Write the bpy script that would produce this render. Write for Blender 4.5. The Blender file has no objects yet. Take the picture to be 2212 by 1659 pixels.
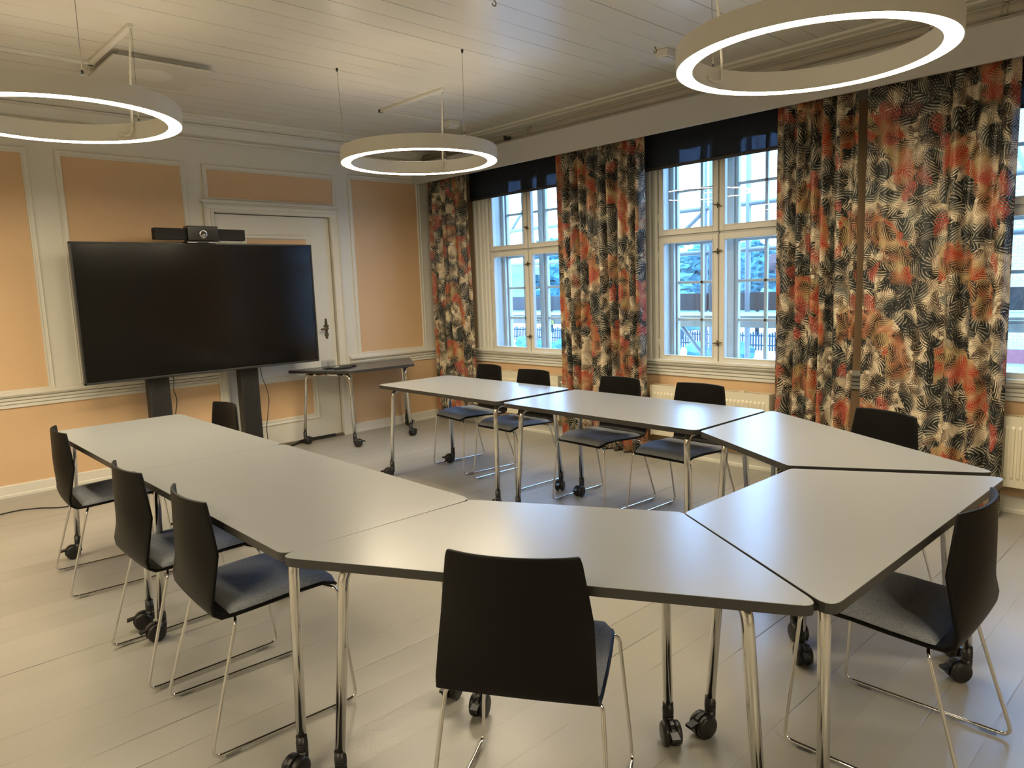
import bpy, bmesh, math, random
from mathutils import Vector, Matrix
PI = math.pi
R = math.radians
S = bpy.context.scene
COL = S.collection
random.seed(7)

# ------------------------------------------------------------------ materials
def lin(r, g, b):
    f = lambda c: (c/255/12.92) if c/255 <= .04045 else ((c/255+.055)/1.055)**2.4
    return (f(r), f(g), f(b), 1)

def new_mat(name):
    m = bpy.data.materials.new(name); m.use_nodes = True
    nt = m.node_tree
    for n in list(nt.nodes): nt.nodes.remove(n)
    out = nt.nodes.new('ShaderNodeOutputMaterial')
    return m, nt, out

def N(nt, typ, ins=None, **props):
    n = nt.nodes.new(typ)
    for k, v in props.items(): setattr(n, k, v)
    if ins:
        for k, v in ins.items():
            if hasattr(v, 'is_output') or isinstance(v, bpy.types.NodeSocket): nt.links.new(v, n.inputs[k])
            else: n.inputs[k].default_value = v
    return n

def M(nt, op, a, b=None, c=None, clamp=False):
    ins = {0: a}
    if b is not None: ins[1] = b
    if c is not None: ins[2] = c
    n = N(nt, 'ShaderNodeMath', ins, operation=op); n.use_clamp = clamp
    return n.outputs[0]

def mixc(nt, fac, a, b):
    n = nt.nodes.new('ShaderNodeMix'); n.data_type = 'RGBA'
    for idx, v in ((0, fac), (6, a), (7, b)):
        if isinstance(v, bpy.types.NodeSocket): nt.links.new(v, n.inputs[idx])
        else: n.inputs[idx].default_value = v
    return n.outputs[2]

def mr(nt, v, a, b, c=0., d=1.):
    n = N(nt, 'ShaderNodeMapRange', {0: v, 1: a, 2: b, 3: c, 4: d}); return n.outputs[0]

def simple(name, col, rough=.5, metal=0., noise=0., nscale=30., bump=0., spec=.5, coat=0.):
    m, nt, out = new_mat(name)
    p = N(nt, 'ShaderNodeBsdfPrincipled', {'Base Color': col, 'Roughness': rough, 'Metallic': metal, 'Specular IOR Level': spec, 'Coat Weight': coat})
    tc = N(nt, 'ShaderNodeTexCoord').outputs['Object']
    nz = N(nt, 'ShaderNodeTexNoise', {'Vector': tc, 'Scale': nscale, 'Detail': 5.})
    if noise:
        d = tuple(c*(1-noise) for c in col[:3])+(1,)
        nt.links.new(mixc(nt, nz.outputs[0], d, col), p.inputs['Base Color'])
    if bump:
        b = N(nt, 'ShaderNodeBump', {'Height': nz.outputs[0], 'Strength': bump, 'Distance': .002})
        nt.links.new(b.outputs[0], p.inputs['Normal'])
    nt.links.new(p.outputs[0], out.inputs[0])
    return m

def planks(name, col_a, col_b, seam_col, pitch, rough, off=0., seam_w=.0035, bump=.25, wear=.3, seam_mask=.5):
    """painted boards running along x, seams at steady y pitch"""
    m, nt, out = new_mat(name)
    tc = N(nt, 'ShaderNodeTexCoord').outputs['Object']
    sp = N(nt, 'ShaderNodeSeparateXYZ', {0: tc})
    yy = M(nt, 'DIVIDE', M(nt, 'ADD', sp.outputs[1], off), pitch)
    idx = M(nt, 'FLOOR', yy); fr = M(nt, 'FRACT', yy)
    rnd = N(nt, 'ShaderNodeTexWhiteNoise', {'W': idx}, noise_dimensions='1D')
    edge = M(nt, 'MULTIPLY', M(nt, 'MINIMUM', fr, M(nt, 'SUBTRACT', 1., fr)), pitch)
    seam = mr(nt, edge, seam_w*.35, seam_w, 1., 0.)
    # seams fade in and out along the boards under the paint
    cv = N(nt, 'ShaderNodeCombineXYZ', {0: M(nt, 'MULTIPLY', sp.outputs[0], .9), 1: M(nt, 'ROUND', yy)})
    sn = N(nt, 'ShaderNodeTexNoise', {'Vector': cv.outputs[0], 'Scale': 1.3, 'Detail': 3.})
    sm = mr(nt, sn.outputs[0], seam_mask-.08, seam_mask+.12, .06, 1.)
    seam = M(nt, 'MULTIPLY', seam, sm)
    st = N(nt, 'ShaderNodeMapping', {0: tc, 3: (1.2, 14., 1.)})
    grain = N(nt, 'ShaderNodeTexNoise', {'Vector': st.outputs[0], 'Scale': 3., 'Detail': 6., 'Roughness': .6})
    blot = N(nt, 'ShaderNodeTexNoise', {'Vector': tc, 'Scale': 2.2, 'Detail': 5.})
    scr = N(nt, 'ShaderNodeTexNoise', {'Vector': tc, 'Scale': 9., 'Detail': 8., 'Roughness': .62})
    f = M(nt, 'ADD', M(nt, 'MULTIPLY', rnd.outputs[0], .35), M(nt, 'MULTIPLY', blot.outputs[0], .65))
    c = mixc(nt, f, col_a, col_b)
    c = mixc(nt, seam, c, seam_col)
    p = N(nt, 'ShaderNodeBsdfPrincipled', {'Base Color': c, 'Specular IOR Level': .5})
    r = M(nt, 'ADD', rough, M(nt, 'MULTIPLY', M(nt, 'SUBTRACT', scr.outputs[0], .5), wear))
    r = M(nt, 'ADD', r, M(nt, 'MULTIPLY', M(nt, 'SUBTRACT', blot.outputs[0], .5), wear*.8))
    nt.links.new(r, p.inputs['Roughness'])
    h = M(nt, 'ADD', M(nt, 'MULTIPLY', grain.outputs[0], .22), M(nt, 'MULTIPLY', scr.outputs[0], .06))
    st2 = N(nt, 'ShaderNodeMapping', {0: tc, 3: (10., 60., 1.)})
    fine = N(nt, 'ShaderNodeTexNoise', {'Vector': st2.outputs[0], 'Scale': 2., 'Detail': 4.})
    h = M(nt, 'ADD', h, M(nt, 'MULTIPLY', fine.outputs[0], .22))
    cup = M(nt, 'MULTIPLY', M(nt, 'SINE', M(nt, 'MULTIPLY', fr, PI)), .6)
    h = M(nt, 'ADD', h, cup); h = M(nt, 'SUBTRACT', h, M(nt, 'MULTIPLY', seam, 2.))
    h = M(nt, 'ADD', h, M(nt, 'MULTIPLY', rnd.outputs[0], .4))
    b = N(nt, 'ShaderNodeBump', {'Height': h, 'Strength': bump, 'Distance': .004})
    nt.links.new(b.outputs[0], p.inputs['Normal'])
    nt.links.new(p.outputs[0], out.inputs[0])
    return m

MAT = {}
MAT['ceiling'] = planks('painted_ceiling_boards', (.68, .645, .56, 1), (.73, .695, .61, 1), (.10, .09, .07, 1), .1715, .31, off=.0, bump=.20, wear=.03, seam_mask=.47)
MAT['floor'] = planks('painted_floor_boards', (.31, .295, .25, 1), (.39, .37, .32, 1), (.035, .03, .022, 1), .1640, .315, off=.0, seam_w=.0034, bump=.20, wear=.05, seam_mask=.56)
MAT['white'] = simple('cream_gloss_paint', (.72, .69, .60, 1), .38, noise=.06, nscale=12, bump=.15)
MAT['orange'] = simple('apricot_wall_paint', (.68, .455, .255, 1), .55, noise=.06, nscale=60, bump=.3)
MAT['winwhite'] = simple('window_white_paint', (.55, .54, .50, 1), .35, noise=.05, nscale=14, bump=.12)
MAT['tabletop'] = simple('light_grey_laminate', (.272, .28, .275, 1), .275, noise=.05, nscale=400, bump=.03, spec=.75)
MAT['edge'] = simple('dark_table_edge', (.035, .033, .03, 1), .4)
MAT['darktop'] = simple('dark_grey_laminate', (.085, .088, .09, 1), .33, noise=.1, nscale=300)
MAT['chrome'] = simple('polished_chrome', (.78, .76, .73, 1), .09, metal=1., noise=.06, nscale=20)
MAT['black'] = simple('black_plastic', (.012, .012, .012, 1), .38)
MAT['shell'] = simple('black_stained_plywood', (.0042, .0036, .003, 1), .50, noise=.4, nscale=25, bump=.06, spec=.20)
MAT['bezel'] = simple('dark_grey_bezel', (.035, .035, .035, 1), .35, metal=.3)
MAT['screen'] = simple('black_glass_screen', (.003, .003, .003, 1), .16, spec=.45)
MAT['column'] = simple('black_powder_coated_steel', (.018, .017, .016, 1), .5, noise=.2, nscale=90)
MAT['lampwhite'] = simple('white_lamp_housing', (.70, .67, .60, 1), .5, noise=.03)
MAT['radiator'] = simple('ivory_radiator_enamel', (.74, .68, .52, 1), .35, noise=.03)
MAT['pipe'] = simple('painted_pipe', (.52, .47, .38, 1), .4, noise=.08)
MAT['brass'] = simple('aged_brass', (.20, .15, .07, 1), .35, metal=.9, noise=.5, nscale=60)
MAT['steel'] = simple('grey_scaffold_steel', (.17, .18, .19, 1), .45, noise=.25, nscale=40)
MAT['wire'] = simple('steel_wire', (.16, .15, .13, 1), .3, metal=.8)
MAT['cable'] = simple('white_cable_sheath', (.72, .68, .58, 1), .5)
MAT['paper'] = simple('white_paper', (.8, .8, .78, 1), .6)
MAT['snow'] = simple('snow_cover', (.60, .62, .62, 1), .8, noise=.25, nscale=.5, bump=.3)
MAT['plank'] = simple('scaffold_plank', (.26, .25, .22, 1), .7, noise=.4, nscale=12)
MAT['toeboard'] = simple('brown_toe_board', (.055, .045, .045, 1), .7, noise=.4, nscale=25)
MAT['yellow'] = simple('yellow_tag', (.55, .50, .16, 1), .6)
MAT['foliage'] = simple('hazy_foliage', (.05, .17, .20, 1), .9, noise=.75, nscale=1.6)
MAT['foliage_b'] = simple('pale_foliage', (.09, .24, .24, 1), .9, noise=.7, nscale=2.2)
MAT['foliage_c'] = simple('reddish_autumn_foliage', (.11, .06, .055, 1), .9, noise=.6, nscale=2.)
MAT['bark'] = simple('dark_bark', (.015, .018, .02, 1), .9, noise=.4, nscale=6)
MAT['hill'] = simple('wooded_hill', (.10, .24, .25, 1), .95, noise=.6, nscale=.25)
MAT['fence'] = simple('weathered_fence_wood', (.012, .03, .045, 1), .9, noise=.3, nscale=8)
MAT['brick'] = None
MAT['redband'] = simple('dark_red_band', (.14, .03, .03, 1), .6)

def brick_mat():
    m, nt, out = new_mat('pale_painted_brick')
    tc = N(nt, 'ShaderNodeTexCoord').outputs['Object']
    sp = N(nt, 'ShaderNodeSeparateXYZ', {0: tc})
    v = N(nt, 'ShaderNodeCombineXYZ', {0: sp.outputs[1], 1: sp.outputs[2]})
    b = N(nt, 'ShaderNodeTexBrick', {'Vector': v.outputs[0], 'Color1': (.32, .32, .30, 1), 'Color2': (.27, .27, .26, 1), 'Mortar': (.20, .21, .21, 1), 'Scale': 4.5, 'Mortar Size': .03})
    p = N(nt, 'ShaderNodeBsdfPrincipled', {'Base Color': b.outputs[0], 'Roughness': .8})
    nt.links.new(p.outputs[0], out.inputs[0]); return m
MAT['brick'] = brick_mat()

def emis(name, col, s):
    m, nt, out = new_mat(name)
    tc = N(nt, 'ShaderNodeTexCoord').outputs['Object']
    nz = N(nt, 'ShaderNodeTexNoise', {'Vector': tc, 'Scale': 5.})
    st = M(nt, 'MULTIPLY', mr(nt, nz.outputs[0], 0., 1., .97, 1.03), s)
    e = N(nt, 'ShaderNodeEmission', {'Color': col, 'Strength': st})
    nt.links.new(e.outputs[0], out.inputs[0]); return m
MAT['glow'] = emis('lamp_diffuser', (1., .845, .59, 1), 82.)
MAT['upglow'] = emis('added_uplight', (1., .84, .60, 1), 9.)  # glow for an invented upward strip that lifts the ceiling

def glass_mat(name, tint=(.93, .97, 1, 1), rough=0.0):
    m, nt, out = new_mat(name)
    lw = N(nt, 'ShaderNodeLayerWeight', {'Blend': .5})
    sch = M(nt, 'ADD', .035, M(nt, 'MULTIPLY', M(nt, 'POWER', lw.outputs['Facing'], 5.), .9))
    tc = N(nt, 'ShaderNodeTexCoord').outputs['Object']
    nz = N(nt, 'ShaderNodeTexNoise', {'Vector': tc, 'Scale': 5., 'Detail': 2.})
    bp = N(nt, 'ShaderNodeBump', {'Height': nz.outputs[0], 'Strength': .04, 'Distance': .01})
    t = N(nt, 'ShaderNodeBsdfTransparent', {0: tint})
    g = N(nt, 'ShaderNodeBsdfGlossy', {'Color': (1, 1, 1, 1), 'Roughness': rough, 'Normal': bp.outputs[0]})
    mx = N(nt, 'ShaderNodeMixShader', {0: sch, 1: t.outputs[0], 2: g.outputs[0]})
    nt.links.new(mx.outputs[0], out.inputs[0]); return m
MAT['glass'] = glass_mat('window_glass')
MAT['acrylic'] = glass_mat('clear_acrylic', (.90, .91, .92, 1), .05)

def blind_mat():
    m, nt, out = new_mat('navy_mesh_blind')
    tc = N(nt, 'ShaderNodeTexCoord').outputs['Object']
    mp = N(nt, 'ShaderNodeMapping', {0: tc, 3: (1., 260., 30.)})
    nz = N(nt, 'ShaderNodeTexNoise', {'Vector': mp.outputs[0], 'Scale': 1., 'Detail': 2.})
    t = N(nt, 'ShaderNodeBsdfTransparent', {0: (.85, .92, 1, 1)})
    p = N(nt, 'ShaderNodeBsdfPrincipled', {'Base Color': (.008, .012, .022, 1), 'Roughness': .8})
    f = mr(nt, nz.outputs[0], .25, .75, .91, .935)
    mx = N(nt, 'ShaderNodeMixShader', {0: f, 1: t.outputs[0], 2: p.outputs[0]})
    nt.links.new(mx.outputs[0], out.inputs[0]); return m
MAT['blind'] = blind_mat()

def felt_mat():
    m, nt, out = new_mat('grey_melange_felt')
    tc = N(nt, 'ShaderNodeTexCoord').outputs['Object']
    a = N(nt, 'ShaderNodeTexNoise', {'Vector': tc, 'Scale': 420., 'Detail': 3.})
    b = N(nt, 'ShaderNodeTexNoise', {'Vector': tc, 'Scale': 90., 'Detail': 4.})
    f = M(nt, 'ADD', M(nt, 'MULTIPLY', mr(nt, a.outputs[0], .35, .65), .6), M(nt, 'MULTIPLY', b.outputs[0], .4))
    c = mixc(nt, f, (.12, .15, .20, 1), (.48, .49, .51, 1))
    p = N(nt, 'ShaderNodeBsdfPrincipled', {'Base Color': c, 'Roughness': .95, 'Sheen Weight': .25, 'Specular IOR Level': .1})
    bp = N(nt, 'ShaderNodeBump', {'Height': a.outputs[0], 'Strength': .4, 'Distance': .001})
    nt.links.new(bp.outputs[0], p.inputs['Normal']); nt.links.new(p.outputs[0], out.inputs[0]); return m
MAT['felt'] = felt_mat()

def vent_mat():
    m, nt, out = new_mat('perforated_white_panel')
    tc = N(nt, 'ShaderNodeTexCoord').outputs['Object']
    v = N(nt, 'ShaderNodeTexVoronoi', {'Vector': tc, 'Scale': 90., 'Randomness': 0.}, voronoi_dimensions='3D')
    c = mixc(nt, mr(nt, v.outputs['Distance'], .25, .42), (.30, .28, .24, 1), (.62, .59, .51, 1))
    p = N(nt, 'ShaderNodeBsdfPrincipled', {'Base Color': c, 'Roughness': .5})
    nt.links.new(p.outputs[0], out.inputs[0]); return m
MAT['vent'] = vent_mat()

def curtain_mat():
    m, nt, out = new_mat('palm_leaf_print_cotton')
    uv = N(nt, 'ShaderNodeUVMap').outputs[0]
    wob = N(nt, 'ShaderNodeTexNoise', {'Vector': uv, 'Scale': 7., 'Detail': 2.})
    wv = N(nt, 'ShaderNodeVectorMath', {0: wob.outputs[1], 1: (.5, .5, .5)}, operation='SUBTRACT').outputs[0]
    wv = N(nt, 'ShaderNodeVectorMath', {0: wv, 3: .035}, operation='SCALE')
    uvw = N(nt, 'ShaderNodeVectorMath', {0: uv, 1: wv.outputs[0]}, operation='ADD').outputs[0]

    def fronds(scale, off, freq, slope, wid, thr, curl=.9, length=1.1):
        s = N(nt, 'ShaderNodeMapping', {0: uvw, 1: off, 3: (scale, scale*.85, 1.)}).outputs[0]
        v = N(nt, 'ShaderNodeTexVoronoi', {'Vector': s, 'Scale': 1., 'Randomness': 1.}, voronoi_dimensions='2D', feature='F1')
        d = N(nt, 'ShaderNodeVectorMath', {0: s, 1: v.outputs['Position']}, operation='SUBTRACT').outputs[0]
        rc = N(nt, 'ShaderNodeSeparateColor', {0: v.outputs['Color']})
        ro = N(nt, 'ShaderNodeVectorRotate', {'Vector': d, 'Angle': M(nt, 'MULTIPLY', rc.outputs[0], 2*PI)}, rotation_type='Z_AXIS').outputs[0]
        sp = N(nt, 'ShaderNodeSeparateXYZ', {0: ro})
        y = sp.outputs[1]
        x = M(nt, 'ADD', sp.outputs[0], M(nt, 'MULTIPLY', M(nt, 'MULTIPLY', y, y), M(nt, 'MULTIPLY', M(nt, 'SUBTRACT', rc.outputs[1], .5), curl*2)))
        ax = M(nt, 'ABSOLUTE', x)
        # leaflets: chevron stripes that swell away from the rib and taper at the tip
        ph = M(nt, 'MULTIPLY', M(nt, 'SUBTRACT', y, M(nt, 'ADD', M(nt, 'MULTIPLY', ax, slope), M(nt, 'MULTIPLY', M(nt, 'MULTIPLY', ax, ax), .7))), freq)
        st = M(nt, 'SINE', ph)
        env = M(nt, 'SUBTRACT', M(nt, 'SUBTRACT', 1., M(nt, 'POWER', M(nt, 'DIVIDE', M(nt, 'ABSOLUTE', y), length), 2.)), M(nt, 'DIVIDE', ax, wid))
        leaf = mr(nt, M(nt, 'SUBTRACT', st, M(nt, 'ADD', thr, M(nt, 'MULTIPLY', ax, 3.4))), -.14, .14)
        inside = mr(nt, env, 0., .10)
        rib = mr(nt, ax, .015, .035, 1., 0.)
        k = M(nt, 'MULTIPLY', M(nt, 'MAXIMUM', leaf, rib), inside)
        return k, rc, inside

    # ---- plume zones (orange / yellow sweeping feathers), repeat about 0.62 m up, 0.66 m across
    sp = N(nt, 'ShaderNodeSeparateXYZ', {0: uvw})
    colx = M(nt, 'FLOOR', M(nt, 'DIVIDE', sp.outputs[0], .58))
    px = M(nt, 'SUBTRACT', M(nt, 'FRACT', M(nt, 'DIVIDE', sp.outputs[0], .58)), .5)
    py = M(nt, 'SUBTRACT', M(nt, 'FRACT', M(nt, 'ADD', M(nt, 'DIVIDE', sp.outputs[1], .60), M(nt, 'MULTIPLY', colx, .37))), .5)
    dx = M(nt, 'ADD', px, .30); dy = M(nt, 'ADD', py, .34)
    rr = M(nt, 'SQRT', M(nt, 'ADD', M(nt, 'MULTIPLY', dx, dx), M(nt, 'MULTIPLY', M(nt, 'MULTIPLY', dy, dy), .55)))
    ang = M(nt, 'ARCTAN2', dy, dx)
    ed = N(nt, 'ShaderNodeTexNoise', {'Vector': uv, 'Scale': 26., 'Detail': 3.})
    wd = M(nt, 'ADD', .125, M(nt, 'MULTIPLY', M(nt, 'SUBTRACT', ed.outputs[0], .5), .16))
    plume = mr(nt, M(nt, 'SUBTRACT', wd, M(nt, 'ABSOLUTE', M(nt, 'SUBTRACT', rr, .42))), 0., .03)
    plume = M(nt, 'MULTIPLY', plume, mr(nt, ang, -.15, .05))
    # ground colours
    n1 = N(nt, 'ShaderNodeTexNoise', {'Vector': uv, 'Scale': 11., 'Detail': 3.})
    base = mixc(nt, mr(nt, n1.outputs[0], .38, .62), (.25, .185, .12, 1), (.50, .40, .28, 1))
    n2 = N(nt, 'ShaderNodeTexNoise', {'Vector': uv, 'Scale': 6., 'Detail': 2.})
    base = mixc(nt, mr(nt, n2.outputs[0], .56, .63), base, (.155, .17, .145, 1))
    k1, r1, i1 = fronds(14.1, (3.1, 7.7, 0), 24., 1.1, .6, -.85)
    c = mixc(nt, k1, base, (.76, .65, .46, 1))
    k5, r5, i5 = fronds(12.8, (13.3, 2.9, 0), 24., 1.5, .5, -.9)
    k5 = M(nt, 'MULTIPLY', k5, mr(nt, r5.outputs[2], .45, .5))
    c = mixc(nt, k5, c, (.13, .085, .055, 1))
    # small cream petals
    vp = N(nt, 'ShaderNodeTexVoronoi', {'Vector': uvw, 'Scale': 22., 'Randomness': 1.}, voronoi_dimensions='2D', feature='SMOOTH_F1')
    pet = M(nt, 'MULTIPLY', mr(nt, vp.outputs['Distance'], .30, .24), mr(nt, n2.outputs[0], .44, .40))
    c = mixc(nt, pet, c, (.72, .63, .46, 1))
    # dark palms
    k2, r2, i2 = fronds(9.7, (0.4, 1.9, 0), 24., 1.3, .62, -.92)
    k2 = M(nt, 'MULTIPLY', k2, mr(nt, r2.outputs[2], .38, .41))
    gap2 = M(nt, 'MULTIPLY', M(nt, 'MULTIPLY', i2, mr(nt, r2.outputs[2], .38, .41)), .45)
    c = mixc(nt, gap2, c, (.20, .205, .175, 1))
    c = mixc(nt, k2, c, (.012, .017, .018, 1))
    k3, r3, i3 = fronds(11.5, (5.4, 11.2, 0), 22., 1.5, .60, -.92)
    k3 = M(nt, 'MULTIPLY', k3, mr(nt, r3.outputs[2], .52, .55))
    c = mixc(nt, k3, c, (.016, .016, .014, 1))
    # plume colours
    hue = N(nt, 'ShaderNodeTexNoise', {'Vector': uv, 'Scale': 9., 'Detail': 1.})
    pc = mixc(nt, mr(nt, hue.outputs[0], .42, .58), (.54, .21, .09, 1), (.55, .39, .17, 1))
    c = mixc(nt, M(nt, 'MULTIPLY', plume, .74), c, pc)
    k4, r4, i4 = fronds(10.8, (9.1, 4.4, 0), 30., 1.3, .65, -.75)
    pd = mixc(nt, mr(nt, r4.outputs[1], .45, .55), (.40, .045, .02, 1), (.05, .03, .02, 1))
    c = mixc(nt, M(nt, 'MULTIPLY', k4, plume), c, pd)
    # scattered red fronds
    k6, r6, i6 = fronds(10.0, (21.7, 8.3, 0), 26., 1.4, .5, -.85)
    k6 = M(nt, 'MULTIPLY', k6, mr(nt, r6.outputs[2], .86, .88))
    c = mixc(nt, k6, c, (.42, .09, .06, 1))
    d = N(nt, 'ShaderNodeBsdfDiffuse', {'Color': c, 'Roughness': .5})
    tr = N(nt, 'ShaderNodeBsdfTranslucent', {'Color': c})
    gl = N(nt, 'ShaderNodeBsdfGlossy', {'Color': (1, 1, 1, 1), 'Roughness': .42})
    a = N(nt, 'ShaderNodeMixShader', {0: .06, 1: d.outputs[0], 2: tr.outputs[0]})
    a = N(nt, 'ShaderNodeMixShader', {0: .035, 1: a.outputs[0], 2: gl.outputs[0]})
    nt.links.new(a.outputs[0], out.inputs[0]); return m
MAT['curtain'] = curtain_mat()

# ------------------------------------------------------------------ mesh builder
class MB:
    def __init__(s): s.v = []; s.f = []; s.m = []; s.sm = []
    def add(s, vs, fs, mi=0, smooth=False):
        o = len(s.v); s.v += [tuple(v) for v in vs]
        for f in fs: s.f.append([i+o for i in f]); s.m.append(mi); s.sm.append(smooth)
        return s
    def box(s, x0, x1, y0, y1, z0, z1, mi=0):
        if x0 > x1: x0, x1 = x1, x0
        if y0 > y1: y0, y1 = y1, y0
        if z0 > z1: z0, z1 = z1, z0
        v = [(x0,y0,z0),(x1,y0,z0),(x1,y1,z0),(x0,y1,z0),(x0,y0,z1),(x1,y0,z1),(x1,y1,z1),(x0,y1,z1)]
        return s.add(v, [[3,2,1,0],[4,5,6,7],[0,1,5,4],[1,2,6,5],[2,3,7,6],[3,0,4,7]], mi)
    def prism(s, poly, z0, z1, mi_side=0, mi_top=None, mi_bot=None):
        n = len(poly)
        if mi_top is None: mi_top = mi_side
        if mi_bot is None: mi_bot = mi_side
        o = len(s.v)
        s.v += [(x, y, z0) for x, y in poly]+[(x, y, z1) for x, y in poly]
        s.f.append([o+i for i in range(n-1, -1, -1)]); s.m.append(mi_bot); s.sm.append(False)
        s.f.append([o+n+i for i in range(n)]); s.m.append(mi_top); s.sm.append(False)
        for i in range(n):
            j = (i+1) % n; s.f.append([o+i, o+j, o+n+j, o+n+i]); s.m.append(mi_side); s.sm.append(False)
        return s
    def tube(s, path, r, seg=14, mi=0, cap=True, closed=False):
        P = [Vector(p) for p in path]; n = len(P); rings = []
        rad = r if hasattr(r, '__len__') else [r]*n
        up = None
        for i in range(n):
            if closed: t = (P[(i+1) % n]-P[i-1])
            else: t = P[min(i+1, n-1)]-P[max(i-1, 0)]
            t.normalize()
            if up is None:
                a = Vector((0, 0, 1)) if abs(t.z) < .9 else Vector((1, 0, 0))
                up = (a-t*a.dot(t)).normalized()
            else: up = (up-t*up.dot(t)).normalized()
            w = t.cross(up)
            rings.append([P[i]+(up*math.cos(2*PI*k/seg)+w*math.sin(2*PI*k/seg))*rad[i] for k in range(seg)])
        o = len(s.v)
        for rg in rings: s.v += [tuple(v) for v in rg]
        m_ = n if closed else n-1
        for i in range(m_):
            a = o+i*seg; b = o+((i+1) % n)*seg
            for k in range(seg):
                k2 = (k+1) % seg
                s.f.append([a+k, a+k2, b+k2, b+k]); s.m.append(mi); s.sm.append(True)
        if cap and not closed:
            s.f.append([o+k for k in range(seg-1, -1, -1)]); s.m.append(mi); s.sm.append(False)
            e = o+(n-1)*seg; s.f.append([e+k for k in range(seg)]); s.m.append(mi); s.sm.append(False)
        return s
    def lathe(s, prof, center=(0,0,0), seg=32, mi=0, axis='z', smooth=True):
        o = len(s.v); n = len(prof)
        for r, h in prof:
            for k in range(seg):
                a = 2*PI*k/seg; x, y = r*math.cos(a), r*math.sin(a)
                p = (x, y, h) if axis == 'z' else ((x, h, y) if axis == 'y' else (h, x, y))
                s.v.append((center[0]+p[0], center[1]+p[1], center[2]+p[2]))
        for i in range(n-1):
            for k in range(seg):
                k2 = (k+1) % seg
                q = [o+i*seg+k, o+i*seg+k2, o+(i+1)*seg+k2, o+(i+1)*seg+k]
                if axis == 'y': q.reverse()
                s.f.append(q); s.m.append(mi); s.sm.append(smooth)
        return s
    def grid(s, pts, mi=0, smooth=True, flip=False):
        o = len(s.v); h = len(pts); w = len(pts[0])
        for row in pts: s.v += [tuple(p) for p in row]
        for i in range(h-1):
            for j in range(w-1):
                q = [o+i*w+j, o+i*w+j+1, o+(i+1)*w+j+1, o+(i+1)*w+j]
                if flip: q.reverse()
                s.f.append(q); s.m.append(mi); s.sm.append(smooth)
        return s
    def build(s, name, mats, parent=None, bevel=0, seg=2, fix=True, sub=0):
        me = bpy.data.meshes.new(name); me.from_pydata(s.v, [], s.f)
        if not isinstance(mats, (list, tuple)): mats = [mats]
        for m in mats: me.materials.append(MAT[m] if isinstance(m, str) else m)
        me.polygons.foreach_set('material_index', s.m)
        me.polygons.foreach_set('use_smooth', s.sm)
        if fix:
            bm = bmesh.new(); bm.from_mesh(me)
            bmesh.ops.recalc_face_normals(bm, faces=bm.faces); bm.to_mesh(me); bm.free()
        me.update()
        o = bpy.data.objects.new(name, me); COL.objects.link(o)
        if parent: o.parent = parent
        if bevel:
            b = o.modifiers.new('bevel', 'BEVEL'); b.width = bevel; b.segments = seg; b.limit_method = 'ANGLE'; b.angle_limit = R(40)
            b.harden_normals = False
        if sub:
            b = o.modifiers.new('sub', 'SUBSURF'); b.levels = sub; b.render_levels = sub
        return o

def build_loose(b, name, mats, parent=None, **kw):
    """one object for every connected piece"""
    par = list(range(len(b.v)))
    def find(a):
        while par[a] != a: par[a] = par[par[a]]; a = par[a]
        return a
    for f in b.f:
        r0 = find(f[0])
        for i in f[1:]: par[find(i)] = r0
    groups = {}
    for k, f in enumerate(b.f): groups.setdefault(find(f[0]), []).append(k)
    out = []
    for fs in groups.values():
        m = MB(); mp = {}
        for k in fs:
            for i in b.f[k]:
                if i not in mp: mp[i] = len(m.v); m.v.append(b.v[i])
            m.f.append([mp[i] for i in b.f[k]]); m.m.append(b.m[k]); m.sm.append(b.sm[k])
        out.append(m.build(name, mats, parent, **kw))
    return out

def tag(o, label, cat, group=None, kind=None):
    o['label'] = label; o['category'] = cat
    if group: o['group'] = group
    if kind: o['kind'] = kind
    return o
def struct(o): o['kind'] = 'structure'; return o
def empty(name, loc=(0,0,0), rz=0.):
    o = bpy.data.objects.new(name, None); o.empty_display_size = .1; COL.objects.link(o)
    o.location = loc; o.rotation_euler = (0, 0, rz); return o
def dup(root, loc, rz, label, group=None):
    def cp(o, parent=None):
        c = o.copy(); COL.objects.link(c)
        if parent: c.parent = parent
        for ch in list(o.children): cp(ch, c)
        return c
    c = cp(root); c.location = loc; c.rotation_euler = (0, 0, rz); c['label'] = label
    if group: c['group'] = group
    return c
def arc(p0, p1, p2, r, n=6):
    """round the corner p1 between p0 and p2"""
    p0, p1, p2 = Vector(p0), Vector(p1), Vector(p2)
    a = (p0-p1).normalized(); b = (p2-p1).normalized()
    th = a.angle(b); d = r/math.tan(th/2)
    d = min(d, (p0-p1).length*.49, (p2-p1).length*.49)
    q0, q2 = p1+a*d, p1+b*d
    return [q0*(1-t)**2+p1*2*t*(1-t)+q2*t*t for t in [i/n for i in range(n+1)]]
def rpath(pts, r, n=6):
    out = [Vector(pts[0])]
    for i in range(1, len(pts)-1): out += arc(pts[i-1], pts[i], pts[i+1], r, n)
    out.append(Vector(pts[-1])); return out
def roundpoly(poly, r, n=6):
    out = []; m = len(poly)
    rr = r if hasattr(r, '__len__') else [r]*m
    for i in range(m):
        for p in arc((*poly[i-1], 0), (*poly[i], 0), (*poly[(i+1) % m], 0), rr[i], n): out.append((p.x, p.y))
    return out

# ------------------------------------------------------------------ room numbers
H = 2.94; XL = -8.3; YF = -9.7; WT = .27
WC = [-1.465, -3.50, -5.54]          # window centres along the window wall
OP = .56                             # half opening
ZS, ZT = .775, 2.53

# floor, ceiling
struct(MB().box(XL-.1, WT, YF-.1, .2, -.1, 0).build('floor', 'floor'))
struct(MB().box(XL-.1, WT, YF-.1, .2, H, H+.1).build('ceiling', 'ceiling'))

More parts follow.
